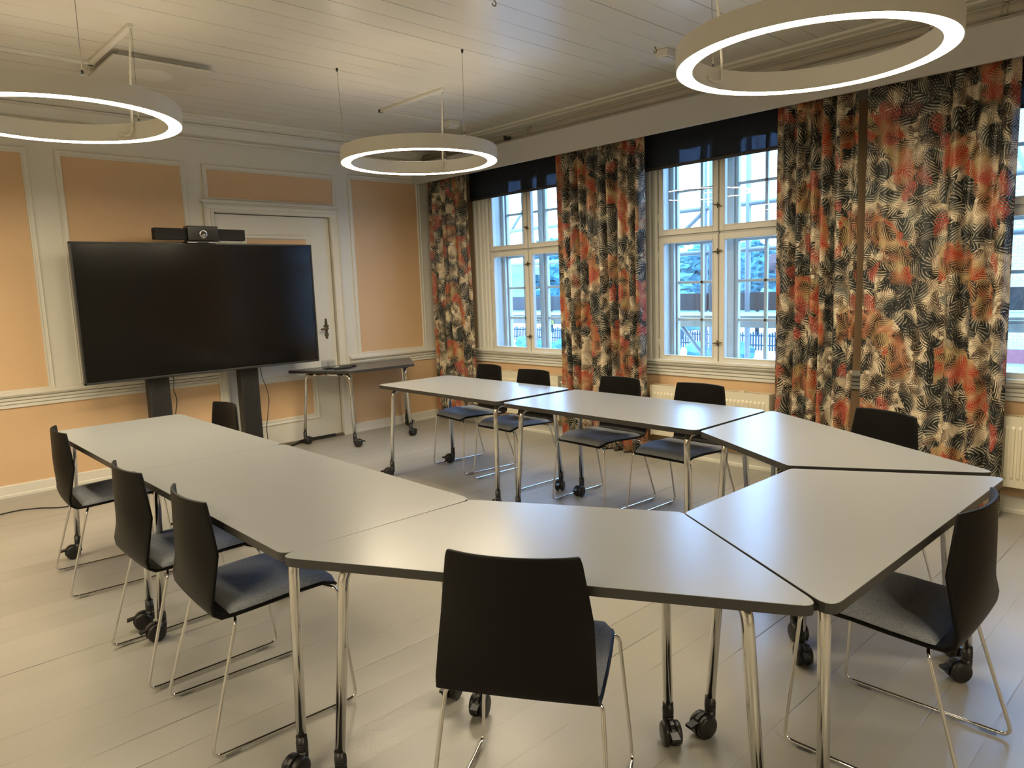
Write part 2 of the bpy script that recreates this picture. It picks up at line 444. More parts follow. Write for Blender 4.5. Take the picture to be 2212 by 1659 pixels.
# ------------------------------------------------------------------ TV wall (y = 0)
DX0, DX1, DZ = -2.41, -1.28, 2.16
PAN = [(-4.62, -3.785, .80, 2.53), (-3.528, -2.66, .81, 2.53), (-2.437, -1.238, 2.29, 2.522), (-1.015, -.224, .795, 2.545),
       (-5.75, -4.90, .80, 2.53), (-6.88, -6.03, .80, 2.53), (-8.0, -7.16, .80, 2.53)]
def wall_back():
    xs = sorted(set([XL-.1, XL, 0., WT, DX0, DX1, -2.49, -1.14]+[p[0] for p in PAN]+[p[1] for p in PAN]))
    zs = sorted(set([0., .09, .667, DZ, H]+[p[2] for p in PAN]+[p[3] for p in PAN]))
    b = MB()
    for i in range(len(xs)-1):
        for j in range(len(zs)-1):
            x = (xs[i]+xs[i+1])/2; z = (zs[j]+zs[j+1])/2
            if DX0 < x < DX1 and z < DZ: continue
            mi = 0
            for p in PAN:
                if p[0] < x < p[1] and p[2] < z < p[3]: mi = 1
            if z < .667 and (x < -2.49 or x > -1.14): mi = 1
            b.add([(xs[i],0,zs[j]),(xs[i+1],0,zs[j]),(xs[i+1],0,zs[j+1]),(xs[i],0,zs[j+1])], [[0,1,2,3]], mi)
    # jambs of the doorway and the back of the wall
    b.add([(DX0,0,0),(DX0,.14,0),(DX0,.14,DZ),(DX0,0,DZ)], [[0,1,2,3]])
    b.add([(DX1,0,0),(DX1,.14,0),(DX1,.14,DZ),(DX1,0,DZ)], [[0,1,2,3]])
    b.add([(DX0,0,DZ),(DX1,0,DZ),(DX1,.14,DZ),(DX0,.14,DZ)], [[0,1,2,3]])
    b.add([(XL-.1,.14,0),(WT,.14,0),(WT,.14,H),(XL-.1,.14,H)], [[0,1,2,3]])
    return struct(b.build('wall_back', ['white', 'orange'], fix=False))
wall_back()

def rect_frame(x0, x1, z0, z1, prof, y=0.):
    """mitred moulding round a rectangle on the back wall; prof = (inset, height)"""
    b = MB(); loops = []
    for d, h in prof:
        loops.append([(x0+d, y-h, z0+d), (x1-d, y-h, z0+d), (x1-d, y-h, z1-d), (x0+d, y-h, z1-d)])
    for a, c in zip(loops[:-1], loops[1:]):
        o = len(b.v); b.v += a+c
        for i in range(4):
            j = (i+1) % 4; b.f.append([o+i, o+j, o+4+j, o+4+i]); b.m.append(0); b.sm.append(False)
    return b
TRIM = [0]
def trim(b, mat='white', bevel=0):
    TRIM[0] += 1
    return struct(b.build('trim_%d' % TRIM[0], mat, bevel=bevel))
for i, p in enumerate(PAN):
    w = .042
    trim(rect_frame(p[0]-w, p[1]+w, p[2]-(w if i != 3 else .02), p[3]+w,
        [(0, 0), (0, .010), (.005, .013), (.012, .009), (.026, .009), (.032, .013), (.038, .012), (.042, 0)]))

def run_x(x0, x1, prof):      # profile (out, z) extruded along x on the back wall
    b = MB(); n = len(prof)
    b.v = [(x0, -d, z) for d, z in prof]+[(x1, -d, z) for d, z in prof]
    for i in range(n-1): b.f.append([i, i+1, n+i+1, n+i])
    b.f.append(list(range(n))); b.f.append([n+i for i in range(n)][::-1])
    b.m = [0]*len(b.f); b.sm = [False]*len(b.f); return b
def run_y(y0, y1, prof, x=0.):      # same along y on the window wall
    b = MB(); n = len(prof)
    b.v = [(x-d, y0, z) for d, z in prof]+[(x-d, y1, z) for d, z in prof]
    for i in range(n-1): b.f.append([i, i+1, n+i+1, n+i])
    b.f.append(list(range(n))); b.f.append([n+i for i in range(n)][::-1])
    b.m = [0]*len(b.f); b.sm = [False]*len(b.f); return b
RAIL = [(0, .667), (.014, .667), (.014, .688), (.008, .692), (.020, .696), (.020, .712), (.012, .717), (.026, .722), (.030, .738),
        (.018, .742), (.034, .748), (.046, .762), (.046, .775), (.030, .785), (.012, .790), (0, .792)]
BASE = [(0, 0), (.022, 0), (.022, .018), (.016, .024), (.016, .086), (.008, .092), (0, .092)]
CORN = [(.0, 2.758), (.030, 2.758), (.036, 2.768), (.030, 2.780), (.012, 2.783), (.016, 2.80), (.034, 2.83), (.055, 2.86), (.074, 2.862), (.074, 2.878), (.060, 2.880), (.085, 2.895), (.105, 2.905),
        (.108, 2.915), (.135, 2.925), (.14, 2.94), (0, 2.94)]
trim(run_x(XL, -2.49, RAIL)); trim(run_x(-1.165, 0, RAIL))
o = struct(run_x(XL, -2.49, BASE).build('baseboard_back', 'white'))
o = struct(run_x(-1.165, 0, BASE).build('baseboard_back', 'white'))
trim(run_x(XL, 0, CORN))
trim(run_y(YF, 0, CORN))
struct(run_y(YF, 0, [(0, 0), (.024, 0), (.024, .02), (.017, .026), (.017, .092), (.008, .10), (0, .10)]).build('baseboard_right', 'white'))
trim(run_y(YF, 0, RAIL))

# door casing
def casing():
    b = MB(); x0, x1, zt = -2.495, -1.195, 2.245
    prof = [(0, 0), (0, .030), (.012, .034), (.020, .022), (.050, .022), (.056, .030), (.074, .028), (.085, .020), (.085, 0)]
    L = [[(x0+d, -h, 0), (x0+d, -h, zt-d), (x1-d, -h, zt-d), (x1-d, -h, 0)] for d, h in prof]
    for a, c in zip(L[:-1], L[1:]):
        o = len(b.v); b.v += a+c
        for i in range(3): b.f.append([o+i, o+i+1, o+5+i, o+4+i]); b.m.append(0); b.sm.append(False)
    # little cap on the lintel and plinth blocks at the floor
    b.box(x0-.02, x1+.02, -.045, 0, zt, zt+.018)
    b.box(x1-.095, x1+.03, -.040, 0, 0, .235); b.box(x0-.03, x0+.095, -.040, 0, 0, .235)
    b.box(x1, -1.165, -.012, 0, .2, zt)
    return trim(b)
casing()

# door leaf (> handle)
door = empty('door_1', (0, 0, 0)); struct(door)
def door_leaf():
    b = MB(); y0, y1 = .022, .062
    pans = [(-2.14, -1.52, 1.50, 1.965), (-2.14, -1.50, .90, 1.30), (-2.14, -1.55, .235, .63)]
    ledge = .0
    xs = sorted(set([DX0+.006, DX1-.006]+[v for p in pans for v in p[:2]])); zs = sorted(set([.012, DZ-.006]+[v for p in pans for v in p[2:]]))
    for i in range(len(xs)-1):
        for j in range(len(zs)-1):
            x = (xs[i]+xs[i+1])/2; z = (zs[j]+zs[j+1])/2
            if any(p[0] < x < p[1] and p[2] < z < p[3] for p in pans): continue
            b.add([(xs[i],y0,zs[j]),(xs[i+1],y0,zs[j]),(xs[i+1],y0,zs[j+1]),(xs[i],y0,zs[j+1])], [[0,1,2,3]])
    b.box(DX0+.006, DX1-.006, y0+.02, y1, .012, DZ-.006)
    for p in pans:
        for (a, c) in (((p[0],p[2]),(p[1],p[2])), ((p[1],p[2]),(p[1],p[3])), ((p[1],p[3]),(p[0],p[3])), ((p[0],p[3]),(p[0],p[2]))):
            b.add([(a[0],y0,a[1]),(c[0],y0,c[1]),(c[0],y0+.02,c[1]),(a[0],y0+.02,a[1])], [[0,1,2,3]])
    o = b.build('door_leaf', 'white', door, fix=False)
    mo = MB(); pn = MB()
    for p in pans:
        f = rect_frame(p[0]-.03, p[1]+.03, p[2]-.03, p[3]+.03, [(0,0),(0,.006),(.01,.010),(.022,.004),(.045,.006),(.055,-.008)], y0)
        mo.add(f.v, f.f)
        pn.box(p[0]+.022, p[1]-.022, y0+.006, y0+.022, p[2]+.022, p[3]-.022)
    mo.build('door_moulding', 'white', door); pn.build('door_panel', 'orange', door)
    b = MB()   # threshold
    b.box(DX0, DX1, -.03, .10, 0, .02)
    b.build('threshold', simple('worn_dark_threshold', (.16, .13, .10, 1), .5, noise=.4, nscale=20), door)
    # ornate brass plate with lever
    b = MB(); cx = -1.385; prof = [(0,1.185),(.006,1.178),(.013,1.168),(.008,1.158),(.012,1.150),(.014,1.135),(.012,1.122),(.026,1.115),(.030,1.106),(.018,1.098),(.022,1.085),(.014,1.070),
        (.012,1.050),(.020,1.030),(.022,1.015),(.012,1.004),(.016,.994),(.008,.986),(0,.978)]
    pts = [(cx+d, z) for d, z in prof]+[(cx-d, z) for d, z in reversed(prof[1:-1])]
    n = len(pts)
    b.v = [(x, y0, z) for x, z in pts]+[(x, y0-.006, z) for x, z in pts]
    b.f = [list(range(n)), [n+i for i in range(n)][::-1]]+[[i, (i+1) % n, n+(i+1) % n, n+i] for i in range(n)]
    b.m = [0]*len(b.f); b.sm = [False]*len(b.f)
    pl = b.build('door_handle_plate', 'brass', door)
    b = MB(); b.tube(rpath([(cx, y0, 1.085), (cx, y0-.05, 1.085), (cx-.085, y0-.055, 1.080)], .02), [.009]*8+[.008], 12)
    b.lathe([(0, -.012), (.016, -.012), (.018, -.004), (.016, .0)], (cx, y0, 1.085), 20, axis='y')
    b.build('door_handle_lever', 'brass', door)
door_leaf()

# ------------------------------------------------------------------ window wall (x = 0)
def wall_right():
    b = MB()
    ys = [YF-.1]+[v for c in reversed(WC) for v in (c-OP, c+OP)]+[.14]
    b.box(0, WT, YF-.1, .14, 0, .667, 1); b.box(0, WT, YF-.1, .14, .667, ZS, 0)
    b.box(0, WT, YF-.1, .14, ZT, H, 0)
    for i in range(0, len(ys), 2): b.box(0, WT, ys[i], ys[i+1], ZS, ZT, 1)
    return struct(b.build('wall_right', ['white', 'orange']))
wall_right()
struct(MB().box(XL-.1, XL, YF-.1, .14, 0, H).build('wall_left', 'white'))
struct(MB().box(XL-.1, WT, YF-.1, YF, 0, H).build('wall_front', 'white'))

def sash(b, y0, y1, z0, z1, x0, x1, st=.046, mi=0):
    """frame of a casement; returns glass rectangle"""
    b.box(x0, x1, y0, y0+st, z0, z1); b.box(x0, x1, y1-st, y1, z0, z1)
    b.box(x0, x1, y0+st, y1-st, z0, z0+st); b.box(x0, x1, y0+st, y1-st, z1-st, z1)
    # glazing bead, stepped
    t = .008
    b.box(x0-.004, x0, y0+st-t, y0+st, z0+st, z1-st); b.box(x0-.004, x0, y1-st, y1-st+t, z0+st, z1-st)
    b.box(x0-.004, x0, y0+st-t, y1-st+t, z0+st-t, z0+st); b.box(x0-.004, x0, y0+st-t, y1-st+t, z1-st, z1-st+t)
    return (y0+st, y1-st, z0+st, z1-st)

def window(k, yc):
    w = empty('window_%d' % k, (0, yc, 0)); struct(w)
    # fluted casing on the wall face
    b = MB()
    prof = [(.545, 0), (.545, .022), (.565, .030), (.585, .030), (.592, .016), (.61, .016), (.617, .026), (.64, .026), (.648, .014), (.672, .014), (.68, .028), (.72, .030), (.735, .040), (.755, .040), (.76, 0)]
    for s in (-1, 1):
        o = len(b.v); n = len(prof)
        b.v += [(-h, s*u, .79) for u, h in prof]+[(-h, s*u, 2.60) for u, h in prof]
        for i in range(n-1): b.f.append([o+i, o+i+1, o+n+i+1, o+n+i]); b.m.append(0); b.sm.append(False)
    b.box(-.03, 0, -.76, .76, 2.49, 2.60)
    build_loose(b, 'window_casing', 'white', w)
    b = MB(); b.box(-.058, .0, -.79, .79, .776, .800); b.box(-.040, 0, -.78, .78, .760, .776)
    b.build('window_sill', 'white', w, bevel=.004)
    # box frame lining the opening, transom and mullion, inner and outer
    b = MB()
    b.box(0, .235, -OP, -.540, ZS, ZT); b.box(0, .235, .540, OP, ZS, ZT)
    b.box(0, .235, -.54, .54, ZT-.02, ZT); b.box(0, .30, -.54, .54, ZS, ZS+.012)
    b.box(.004, .030, -.54, .54, 1.772, 1.790)
    b.box(.004, .030, -.008, .008, ZS, ZT)
    b.box(.165, .24, -.54, .54, 1.745, 1.79); b.box(.165, .24, -.022, .022, ZS, ZT)
    b.box(.150, .175, -.54, -.505, ZS, ZT); b.box(.150, .175, .505, .54, ZS, ZT)
    b.box(.235, WT, -OP, -.535, ZS, ZT); b.box(.235, WT, .535, OP, ZS, ZT)
    b.build('window_frame', 'winwhite', w, bevel=.002)
    for s in (-1, 1):
        for (z0, z1) in ((ZS+.012, 1.772), (1.790, ZT-.022)):
            y0, y1 = (-.538, -.006) if s < 0 else (.006, .538)
            b = MB(); g = sash(b, y0, y1, z0, z1, -.012, .024)
            o = b.build('inner_sash', 'white', w, bevel=.002)
            MB().box(.004, .007, g[0], g[1], g[2], g[3]).build('window_pane', 'glass', o)
            hb = MB()
            for zz in (z0+.14, z1-.14): hb.tube([(-.014, s*.540, zz-.035), (-.014, s*.540, zz+.035)], .0055, 10)
            build_loose(hb, 'hinge', 'white', o)
            # outer casement with glazing bars
            y0, y1 = (-.525, -.022) if s < 0 else (.022, .525)
            zo0, zo1 = (z0-.01, 1.745) if z0 < 1 else (1.79, z1)
            b = MB(); g = sash(b, y0, y1, zo0, zo1, .19, .225, .030)
            ym = (g[0]+g[1])/2
            b.box(.195, .22, ym-.012, ym+.012, g[2], g[3])
            rows = 3 if z0 < 1 else 2
            for q in range(1, rows):
                zz = g[2]+(g[3]-g[2])*q/rows
                b.box(.195, .22, g[0], g[1], zz-.011, zz+.011)
            o = b.build('outer_sash', 'winwhite', w, bevel=.002)
            MB().box(.206, .209, g[0], g[1], g[2], g[3]).build('window_pane', 'glass', o)
            # stay hooks seen between the sashes
            b = MB()
            yy = -.50 if s < 0 else .06
            for zz in ((z0+.30), (z0+.72)) if z0 < 1 else ((z0+.25),):
                b.tube(rpath([(.17, yy, zz), (.165, yy+.03, zz+.002), (.16, yy+.05, zz+.012)], .01), .0035, 8)
            build_loose(b, 'stay_hook', 'wire', o)
    for zz in (.945, 1.64, 1.98):
        b = MB()
        b.lathe([(0, -.034), (.007, -.034), (.009, -.026), (.006, -.018), (.011, -.012)], (0, 0, zz), 12, axis='x')
        tilt = .10 if zz < 1.9 else -.32
        c, s_ = math.cos(tilt), math.sin(tilt)
        b.tube([(-.030, -.042*c, zz+.042*s_), (-.033, -.02*c, zz+.02*s_), (-.034, 0, zz), (-.033, .02*c, zz-.02*s_), (-.030, .042*c, zz-.042*s_)], [.003, .005, .006, .005, .003], 8)
        b.tube([(-.028, 0, zz-.022), (-.03, 0, zz), (-.028, 0, zz+.022)], [.003, .005, .003], 8)
        b.build('window_latch', 'brass', w)
    return w
for i, c in enumerate(WC): window(i+1, c)

# pelmet board that hides the curtain track
b = MB(); b.box(-.245, -.225, YF, 0, 2.54, 2.745); b.box(-.225, -.20, YF, 0, 2.56, 2.585)
MAT['pelmet'] = simple('matt_grey_white_board', (.50, .48, .445, 1), .55, noise=.04, nscale=20)
trim(b, 'pelmet', bevel=.002)
for y in (-.05, -2.3, -4.5, -6.7): trim(MB().box(-.225, 0, y-.02, y+.02, 2.70, 2.73))

# ------------------------------------------------------------------ blinds
lab = ['navy mesh roller blind pulled part way down over the window nearest the corner',
       'navy mesh roller blind on the middle window, between the two groups of curtains',
       'navy mesh roller blind on the window cut off by the right edge of the photo']
for i, c in enumerate(WC):
    r = empty('roller_blind', (0, c, 0)); tag(r, lab[i], 'blind', 'roller blinds on the windows')
    MB().box(-.060, -.058, -.765, .765, 2.325, 2.66).build('blind_fabric', 'blind', r)
    MB().tube([(-.085, -.78, 2.66), (-.085, .78, 2.66)], .027, 20).build('blind_roller', 'bezel', r)
    MB().box(-.066, -.052, -.765, .765, 2.303, 2.327).build('hem_bar', 'edge', r, bevel=.003)

# ------------------------------------------------------------------ curtains
def curtain(y0, y1, z0, folds, label, uoff, x=-.168, flat=None, amp=.044, seed=1):
    rnd = random.Random(seed); n = 260; rows = 36; W_ = abs(y1-y0)
    ph = [rnd.uniform(-.6, .6) for _ in range(40)]
    def xo(t, v):
        a = amp
        if flat:
            for (t0, t1, k) in flat:
                if t0 <= t <= t1: a = amp*k
        q = t*folds+.10*math.sin(t*9+seed)+.06*math.sin(v*2.2+t*5)
        w = math.sin(2*PI*q)
        w = math.copysign(abs(w)**.75, w)
        return a*w*(.75+.25*math.sin(t*17+seed*2))+.012*math.sin(t*23+v*1.7+seed)
    # smooth the amplitude changes by averaging
    def xs(t, v): return sum(xo(min(1, max(0, t+d)), v) for d in (-.008, -.004, 0, .004, .008))/5
    pts = []; us = []
    for i in range(rows+1):
        v = i/rows*2.5; z = z0+(2.60-z0)*i/rows
        row = []; u = 0; ur = [0]; prev = None
        for j in range(n+1):
            t = j/n
            sway = .010*math.sin(v*1.3+seed)*(1-i/rows)
            p = (x-.0+xs(t, v)*(1 if i < rows-3 else .9), y0+(y1-y0)*t+sway, z)
            if prev: u += math.hypot(p[0]-prev[0], p[1]-prev[1]); ur.append(u)
            row.append(p); prev = p
        pts.append(row); us.append(ur)
    b = MB(); b.grid(pts)
    o = b.build('curtain', 'curtain', fix=False)
    me = o.data; uvl = me.uv_layers.new(name='UVMap'); w = n+1
    mid = us[rows//2]
    for poly in me.polygons:
        for li in poly.loop_indices:
            vi = me.loops[li].vertex_index; i, j = divmod(vi, w)
            uvl.data[li].uv = (mid[j]*1.0+uoff, me.vertices[vi].co.z)
    so = o.modifiers.new('thick', 'SOLIDIFY'); so.thickness = .003; so.offset = 0
    return tag(o, label, 'curtain', 'palm print curtains on the window wall')
curtain(-.14, -.80, .09, 5, 'palm print curtain hanging in the corner beside the apricot panel', .30, seed=3, amp=.030)
curtain(-2.01, -2.93, .012, 9, 'wide palm print curtain hanging between the corner window and the middle window', .85, seed=5)
curtain(-4.03, -4.575, .012, 6, 'palm print curtain drawn close to the right side of the middle window', 2.10, seed=8)
curtain(-4.615, -5.40, .008, 6, 'flat hanging palm print curtain with orange plumes, right of the dark vertical gap', 3.02, seed=11,
        flat=[(0, .50, .28), (.50, .58, .6)])

# ------------------------------------------------------------------ radiators
def radiator(yc, L, label, valve):
    r = empty('radiator', (0, yc, 0)); tag(r, label, 'radiator', 'radiators under the windows')
    h = L/2; z0, z1 = .175, .578
    b = MB(); pts = []
    m = int(L/.0335); p = (L-.05)/m
    prof = []
    y = -h
    prof.append((-h, 0)); prof.append((-h+.025, 0))
    for i in range(m):
        a = -h+.025+i*p
        prof += [(a+p*.18, 0), (a+p*.30, .007), (a+p*.70, .007), (a+p*.82, 0)]
    prof += [(h-.025, 0), (h, 0)]
    zr = [z0, z0+.045, z0+.060, z1-.060, z1-.045, z1]
    k = [0, 0, 1, 1, 0, 0]
    rows = [[(-.104-d*kk, yy, zz) for yy, d in prof] for zz, kk in zip(zr, k)]
    b.grid(rows, smooth=False)
    b.build('front_panel', 'radiator', r, fix=False)
    b = MB(); b.box(-.098, -.090, -h, h, z0, z1); b.box(-.045, -.035, -h, h, z0, z1)
    for i in range(int(L/.03)):
        yy = -h+.02+i*.03; b.box(-.090, -.045, yy, yy+.002, z0+.03, z1-.02)
    b.build('rear_panel', 'radiator', r)
    b = MB(); b.box(-.112, -.032, -h-.004, -h, z0-.005, z1+.012); b.box(-.112, -.032, h, h+.004, z0-.005, z1+.012)
    build_loose(b, 'side_cover', 'radiator', r)
    b = MB(); b.box(-.106, -.100, -h, h, z1, z1+.012); b.box(-.038, -.032, -h, h, z1, z1+.012)
    n = int(L/.018)
    for i in range(n): b.box(-.100, -.038, -h+i*L/n, -h+i*L/n+.007, z1+.004, z1+.010)
    for yy in (-h*.55, h*.55): b.box(-.075, -.03, yy-.018, yy+.018, z1+.008, z1+.020)
    b.build('top_grille', 'radiator', r)
    b = MB()
    for yy in (-h*.7, h*.7): b.box(-.036, -.001, yy-.015, yy+.015, z0+.05, z1-.03)
    build_loose(b, 'wall_bracket', 'radiator', r)
    if valve:
        b = MB(); yv = -h-.03
        b.tube([(-.07, -h, z1-.05), (-.07, -h-.03, z1-.05)], .011, 12)
        b.tube([(-.07, -h-.03, z1-.05), (-.07, -h-.05, z1-.05), (-.07, -h-.06, z1-.05), (-.07, -h-.095, z1-.05)], [.013, .013, .019, .021], 16)
        b.build('radiator_valve', 'cable', r)
        b = MB(); b.tube(rpath([(-.07, -h-.02, z1-.05), (-.07, -h-.02, .02), ], .02), .008, 12)
        b.build('feed_pipe', 'pipe', r)
    return r
radiator(-1.43, .93, 'ivory panel radiator behind the two black chairs nearest the corner', True)
radiator(-3.45, 1.03, 'ivory panel radiator under the middle window, chair back in front of it', False)
radiator(-5.48, 1.04, 'ivory panel radiator at the right edge of the photo beyond the curtain', False)

# ------------------------------------------------------------------ pipes above pelmet
p = empty('heating_pipe', (0, 0, 0)); tag(p, 'painted heating pipes running along the wall above the white pelmet board', 'pipe')
MB().tube([(-.105, y, 2.822) for y in (YF+.01, -6, -3, -.02)], .036, 24).build('large_pipe', 'pipe', p)
MB().tube([(-.175, y, 2.765) for y in (YF+.01, -6, -3, -.02)], .014, 16).build('small_pipe', 'pipe', p)
b = MB()
for y in (-5.30,):
    b.lathe([(0, -.006), (.016, -.006), (.020, 0)], (-.118, y, 2.872), 16); b.lathe([(0, -.004), (.018, -.004), (.022, 0)], (-.160, y, 2.79), 16)
    for dy in (-.012, .012): b.tube([(-.105+.038*math.cos(a), y+dy, 2.822+.038*math.sin(a)) for a in [i*PI/12 for i in range(8, 20)]], .004, 8)
for y in (-1.62,):
    for dy in (-.03, -.01, .01, .03):
        b.tube([(-.105+.040*math.cos(a), y+dy, 2.822+.040*math.sin(a)) for a in [i*PI/12 for i in range(6, 20)]], .006, 8)
for y in (-1.62, -3.6, -7.3): b.box(-.15, -.06, y-.012, y+.012, 2.785, 2.795)
build_loose(b, 'pipe_clamp', 'pipe', p)
b = MB(); b.tube([(-.16, -1.43, 2.80), (-.18, -1.40, 2.79), (-.175, -1.37, 2.81), (-.155, -1.345, 2.80)], [.012, .020, .018, .008], 10)
b.build('pipe_fitting', 'black', p)

# ------------------------------------------------------------------ ceiling items
v = empty('ceiling_vent', (-3.225, -1.215, H)); tag(v, 'square white perforated air vent panel hanging just below the ceiling boards', 'vent')
MB().prism(roundpoly([(-.255, -.235), (.255, -.235), (.255, .235), (-.255, .235)], .03), -.026, 0).build('vent_base', 'lampwhite', v)
MB().prism(roundpoly([(-.30, -.285), (.30, -.285), (.30, .285), (-.30, .285)], .012), -.048, -.036).build('vent_panel', 'vent', v, bevel=.003)
MB().lathe([(0, -.0495), (.13, -.0495), (.135, -.048)], (0, 0, 0), 40).build('vent_disc', 'lampwhite', v)
MB().box(-.27, .27, -.25, .25, -.036, -.026).build('vent_gap', 'edge', v)
d = MB().lathe([(0, -.045), (.05, -.045), (.085, -.032), (.095, -.012), (.095, 0)], (-3.25, -.80, H), 32).build('smoke_detector', 'lampwhite')
tag(d, 'round white ceiling fitting half hidden behind the vent panel', 'detector')
def conduit(pts, label):
    b = MB()
    for a, c in zip(pts[:-1], pts[1:]):
        x0, x1 = sorted((a[0], c[0])); y0, y1 = sorted((a[1], c[1]))
        b.box(x0-.016, x1+.016, y0-.016, y1+.016, H-.022, H)
    o = b.build('cable_trunking', 'lampwhite', bevel=.003); return tag(o, label, 'trunking', 'surface cable trunking on the ceiling')
conduit([(-1.375, -1.96), (-1.375, -1.13), (-.70, -1.13)], 'white cable trunking above the middle ring lamp, turning toward a junction box')
conduit([(-3.553, -1.95), (-3.553, -1.125), (-5.6, -1.125)], 'white cable trunking above the left ring lamp, passing beside the vent')
j = empty('junction_box', (-.63, -1.16, H)); tag(j, 'small white junction box on the ceiling behind the middle ring lamp', 'junction box')
MB().box(-.07, .05, -.055, .055, -.055, 0).build('box_body', 'lampwhite', j, bevel=.006); MB().box(-.055, .035, -.042, .042, -.062, -.055).build('box_lid', 'lampwhite', j, bevel=.004)
j = empty('junction_box', (-.70, -3.53, H)); tag(j, 'small white box on the ceiling just left of the large right ring lamp', 'junction box')
MB().box(-.09, .07, -.05, .05, -.05, 0).build('box_body', 'lampwhite', j, bevel=.006); MB().box(-.075, .055, -.038, .038, -.057, -.05).build('box_lid', 'lampwhite', j, bevel=.004)
for (x, y, l) in ((-2.214, -3.47, 'dark screw hook in the ceiling at the very top of the photo'), (-.86, -3.535, 'small screw hook in the ceiling beside the white box left of the large lamp')):
    b = MB(); b.tube([(x, y, H)]+[(x+.014*math.sin(a), y, H-.026+.014*math.cos(a)) for a in [i*PI/7 for i in range(0, 11)]], .0028, 8)
    tag(b.build('ceiling_hook', 'wire'), l, 'hook', 'screw hooks in the ceiling')

# ------------------------------------------------------------------ ring lamps
ZB = 2.316
def ring_lamp(loc, label, angs=(148, 268, 31), cab=2):
    r = empty('ring_pendant_lamp', (loc[0], loc[1], ZB)); tag(r, label, 'pendant lamp', 'large ring pendant lamps')
    Ro, Ri, hh = .546, .474, .092
    b = MB(); seg = 128
    b.lathe([(Ro-.004, .0), (Ro, .0), (Ro, .004), (Ro, hh-.004), (Ro-.003, hh), (Ri+.003, hh), (Ri, hh-.004), (Ri, .004), (Ri, 0), (Ri+.004, 0), (Ri+.004, .006), (Ro-.004, .006), (Ro-.004, 0)], seg=seg, smooth=False)
    for i in range(len(b.f)): b.sm[i] = True
    o = b.build('lamp_housing', 'lampwhite', r)
    es = o.modifiers.new('es', 'EDGE_SPLIT'); es.split_angle = R(30)
    b = MB(); n = 64
    for k in range(n):
        a = 2*PI*k/n; a2 = 2*PI*(k+1)/n
        q = [((Ro-.0045)*math.cos(a), (Ro-.0045)*math.sin(a), .0015), ((Ri+.0045)*math.cos(a), (Ri+.0045)*math.sin(a), .0015), ((Ri+.0045)*math.cos(a2), (Ri+.0045)*math.sin(a2), .0015), ((Ro-.0045)*math.cos(a2), (Ro-.0045)*math.sin(a2), .0015)]
        b.add(q, [[0, 1, 2, 3]])
    b.build('lamp_diffuser', 'glow', r, fix=False)
    b = MB()
    for k in range(n):
        a = 2*PI*k/n; a2 = 2*PI*(k+1)/n; r0, r1 = Ri+.014, Ro-.014
        b.add([(r0*math.cos(a), r0*math.sin(a), hh+.002), (r1*math.cos(a), r1*math.sin(a), hh+.002), (r1*math.cos(a2), r1*math.sin(a2), hh+.002), (r0*math.cos(a2), r0*math.sin(a2), hh+.002)], [[0, 1, 2, 3]])
    b.build('added_uplight_strip', 'upglow', r, fix=False)  # unseen upward strip, added on the housing top to brighten the ceiling
    top = H-ZB
    for i, a in enumerate(angs):
        a = R(a); x, y = .53*math.cos(a), .53*math.sin(a)
        x2, y2 = .515*math.cos(a), .515*math.sin(a)
        w = MB().tube([(x, y, top-.012), (x2, y2, hh+.02)], .0011, 6).build('suspension_wire', 'wire', r)
        MB().lathe([(0, 0), (.008, 0), (.008, -.012), (.004, -.022), (0, -.022)], (x, y, top), 14).build('wire_anchor', 'bezel', w)
        MB().lathe([(0, 0), (.006, 0), (.006, .028), (.002, .034), (0, .034)], (x2, y2, hh-.002), 12).build('wire_gripper', 'bezel', w)
        if i == cab:
            dx, dy = math.cos(a), math.sin(a); tx, ty = -dy, dx
            rr = .462
            P = [(x-.004*dx, y-.004*dy, top-.015), ((rr+.045)*dx, (rr+.045)*dy, top-.10), ((rr+.02)*dx, (rr+.02)*dy, top*.5), (rr*dx, rr*dy, hh+.03), (rr*dx, rr*dy, .05),
                 ((rr-.005)*dx+.012*tx, (rr-.005)*dy+.012*ty, .028), ((rr-.002)*dx+.05*tx, (rr-.002)*dy+.05*ty, .022), ((rr)*dx+.075*tx, rr*dy+.075*ty, .030), ((rr+.0)*dx+.10*tx, (rr)*dy+.10*ty, .038)]
            MB().tube(rpath(P, .012, 4), .0060, 10).build('power_cable', 'cable', r)
    return r
ring_lamp((-4.0, -2.225), 'ring pendant lamp at the left edge, hanging above the television wall end')
ring_lamp((-1.80, -2.203), 'smallest looking ring pendant lamp, hanging in the middle of the photo')
ring_lamp((-1.874, -5.018), 'ring pendant lamp that looks largest, at the top right of the photo', angs=(200, 320, 80))
ring_lamp((-6.20, -2.225), 'added unseen ring pendant lamp beside the far left wall panels')  # out of view, added to brighten the left part of the room
ring_lamp((-6.20, -5.02), 'added unseen ring pendant lamp left of the near chairs')  # unseen lamp added for more light on the left wall and floor
ring_lamp((-4.05, -7.80), 'added unseen ring pendant lamp behind the camera')  # out of view, added to lift the nearest tables and floor

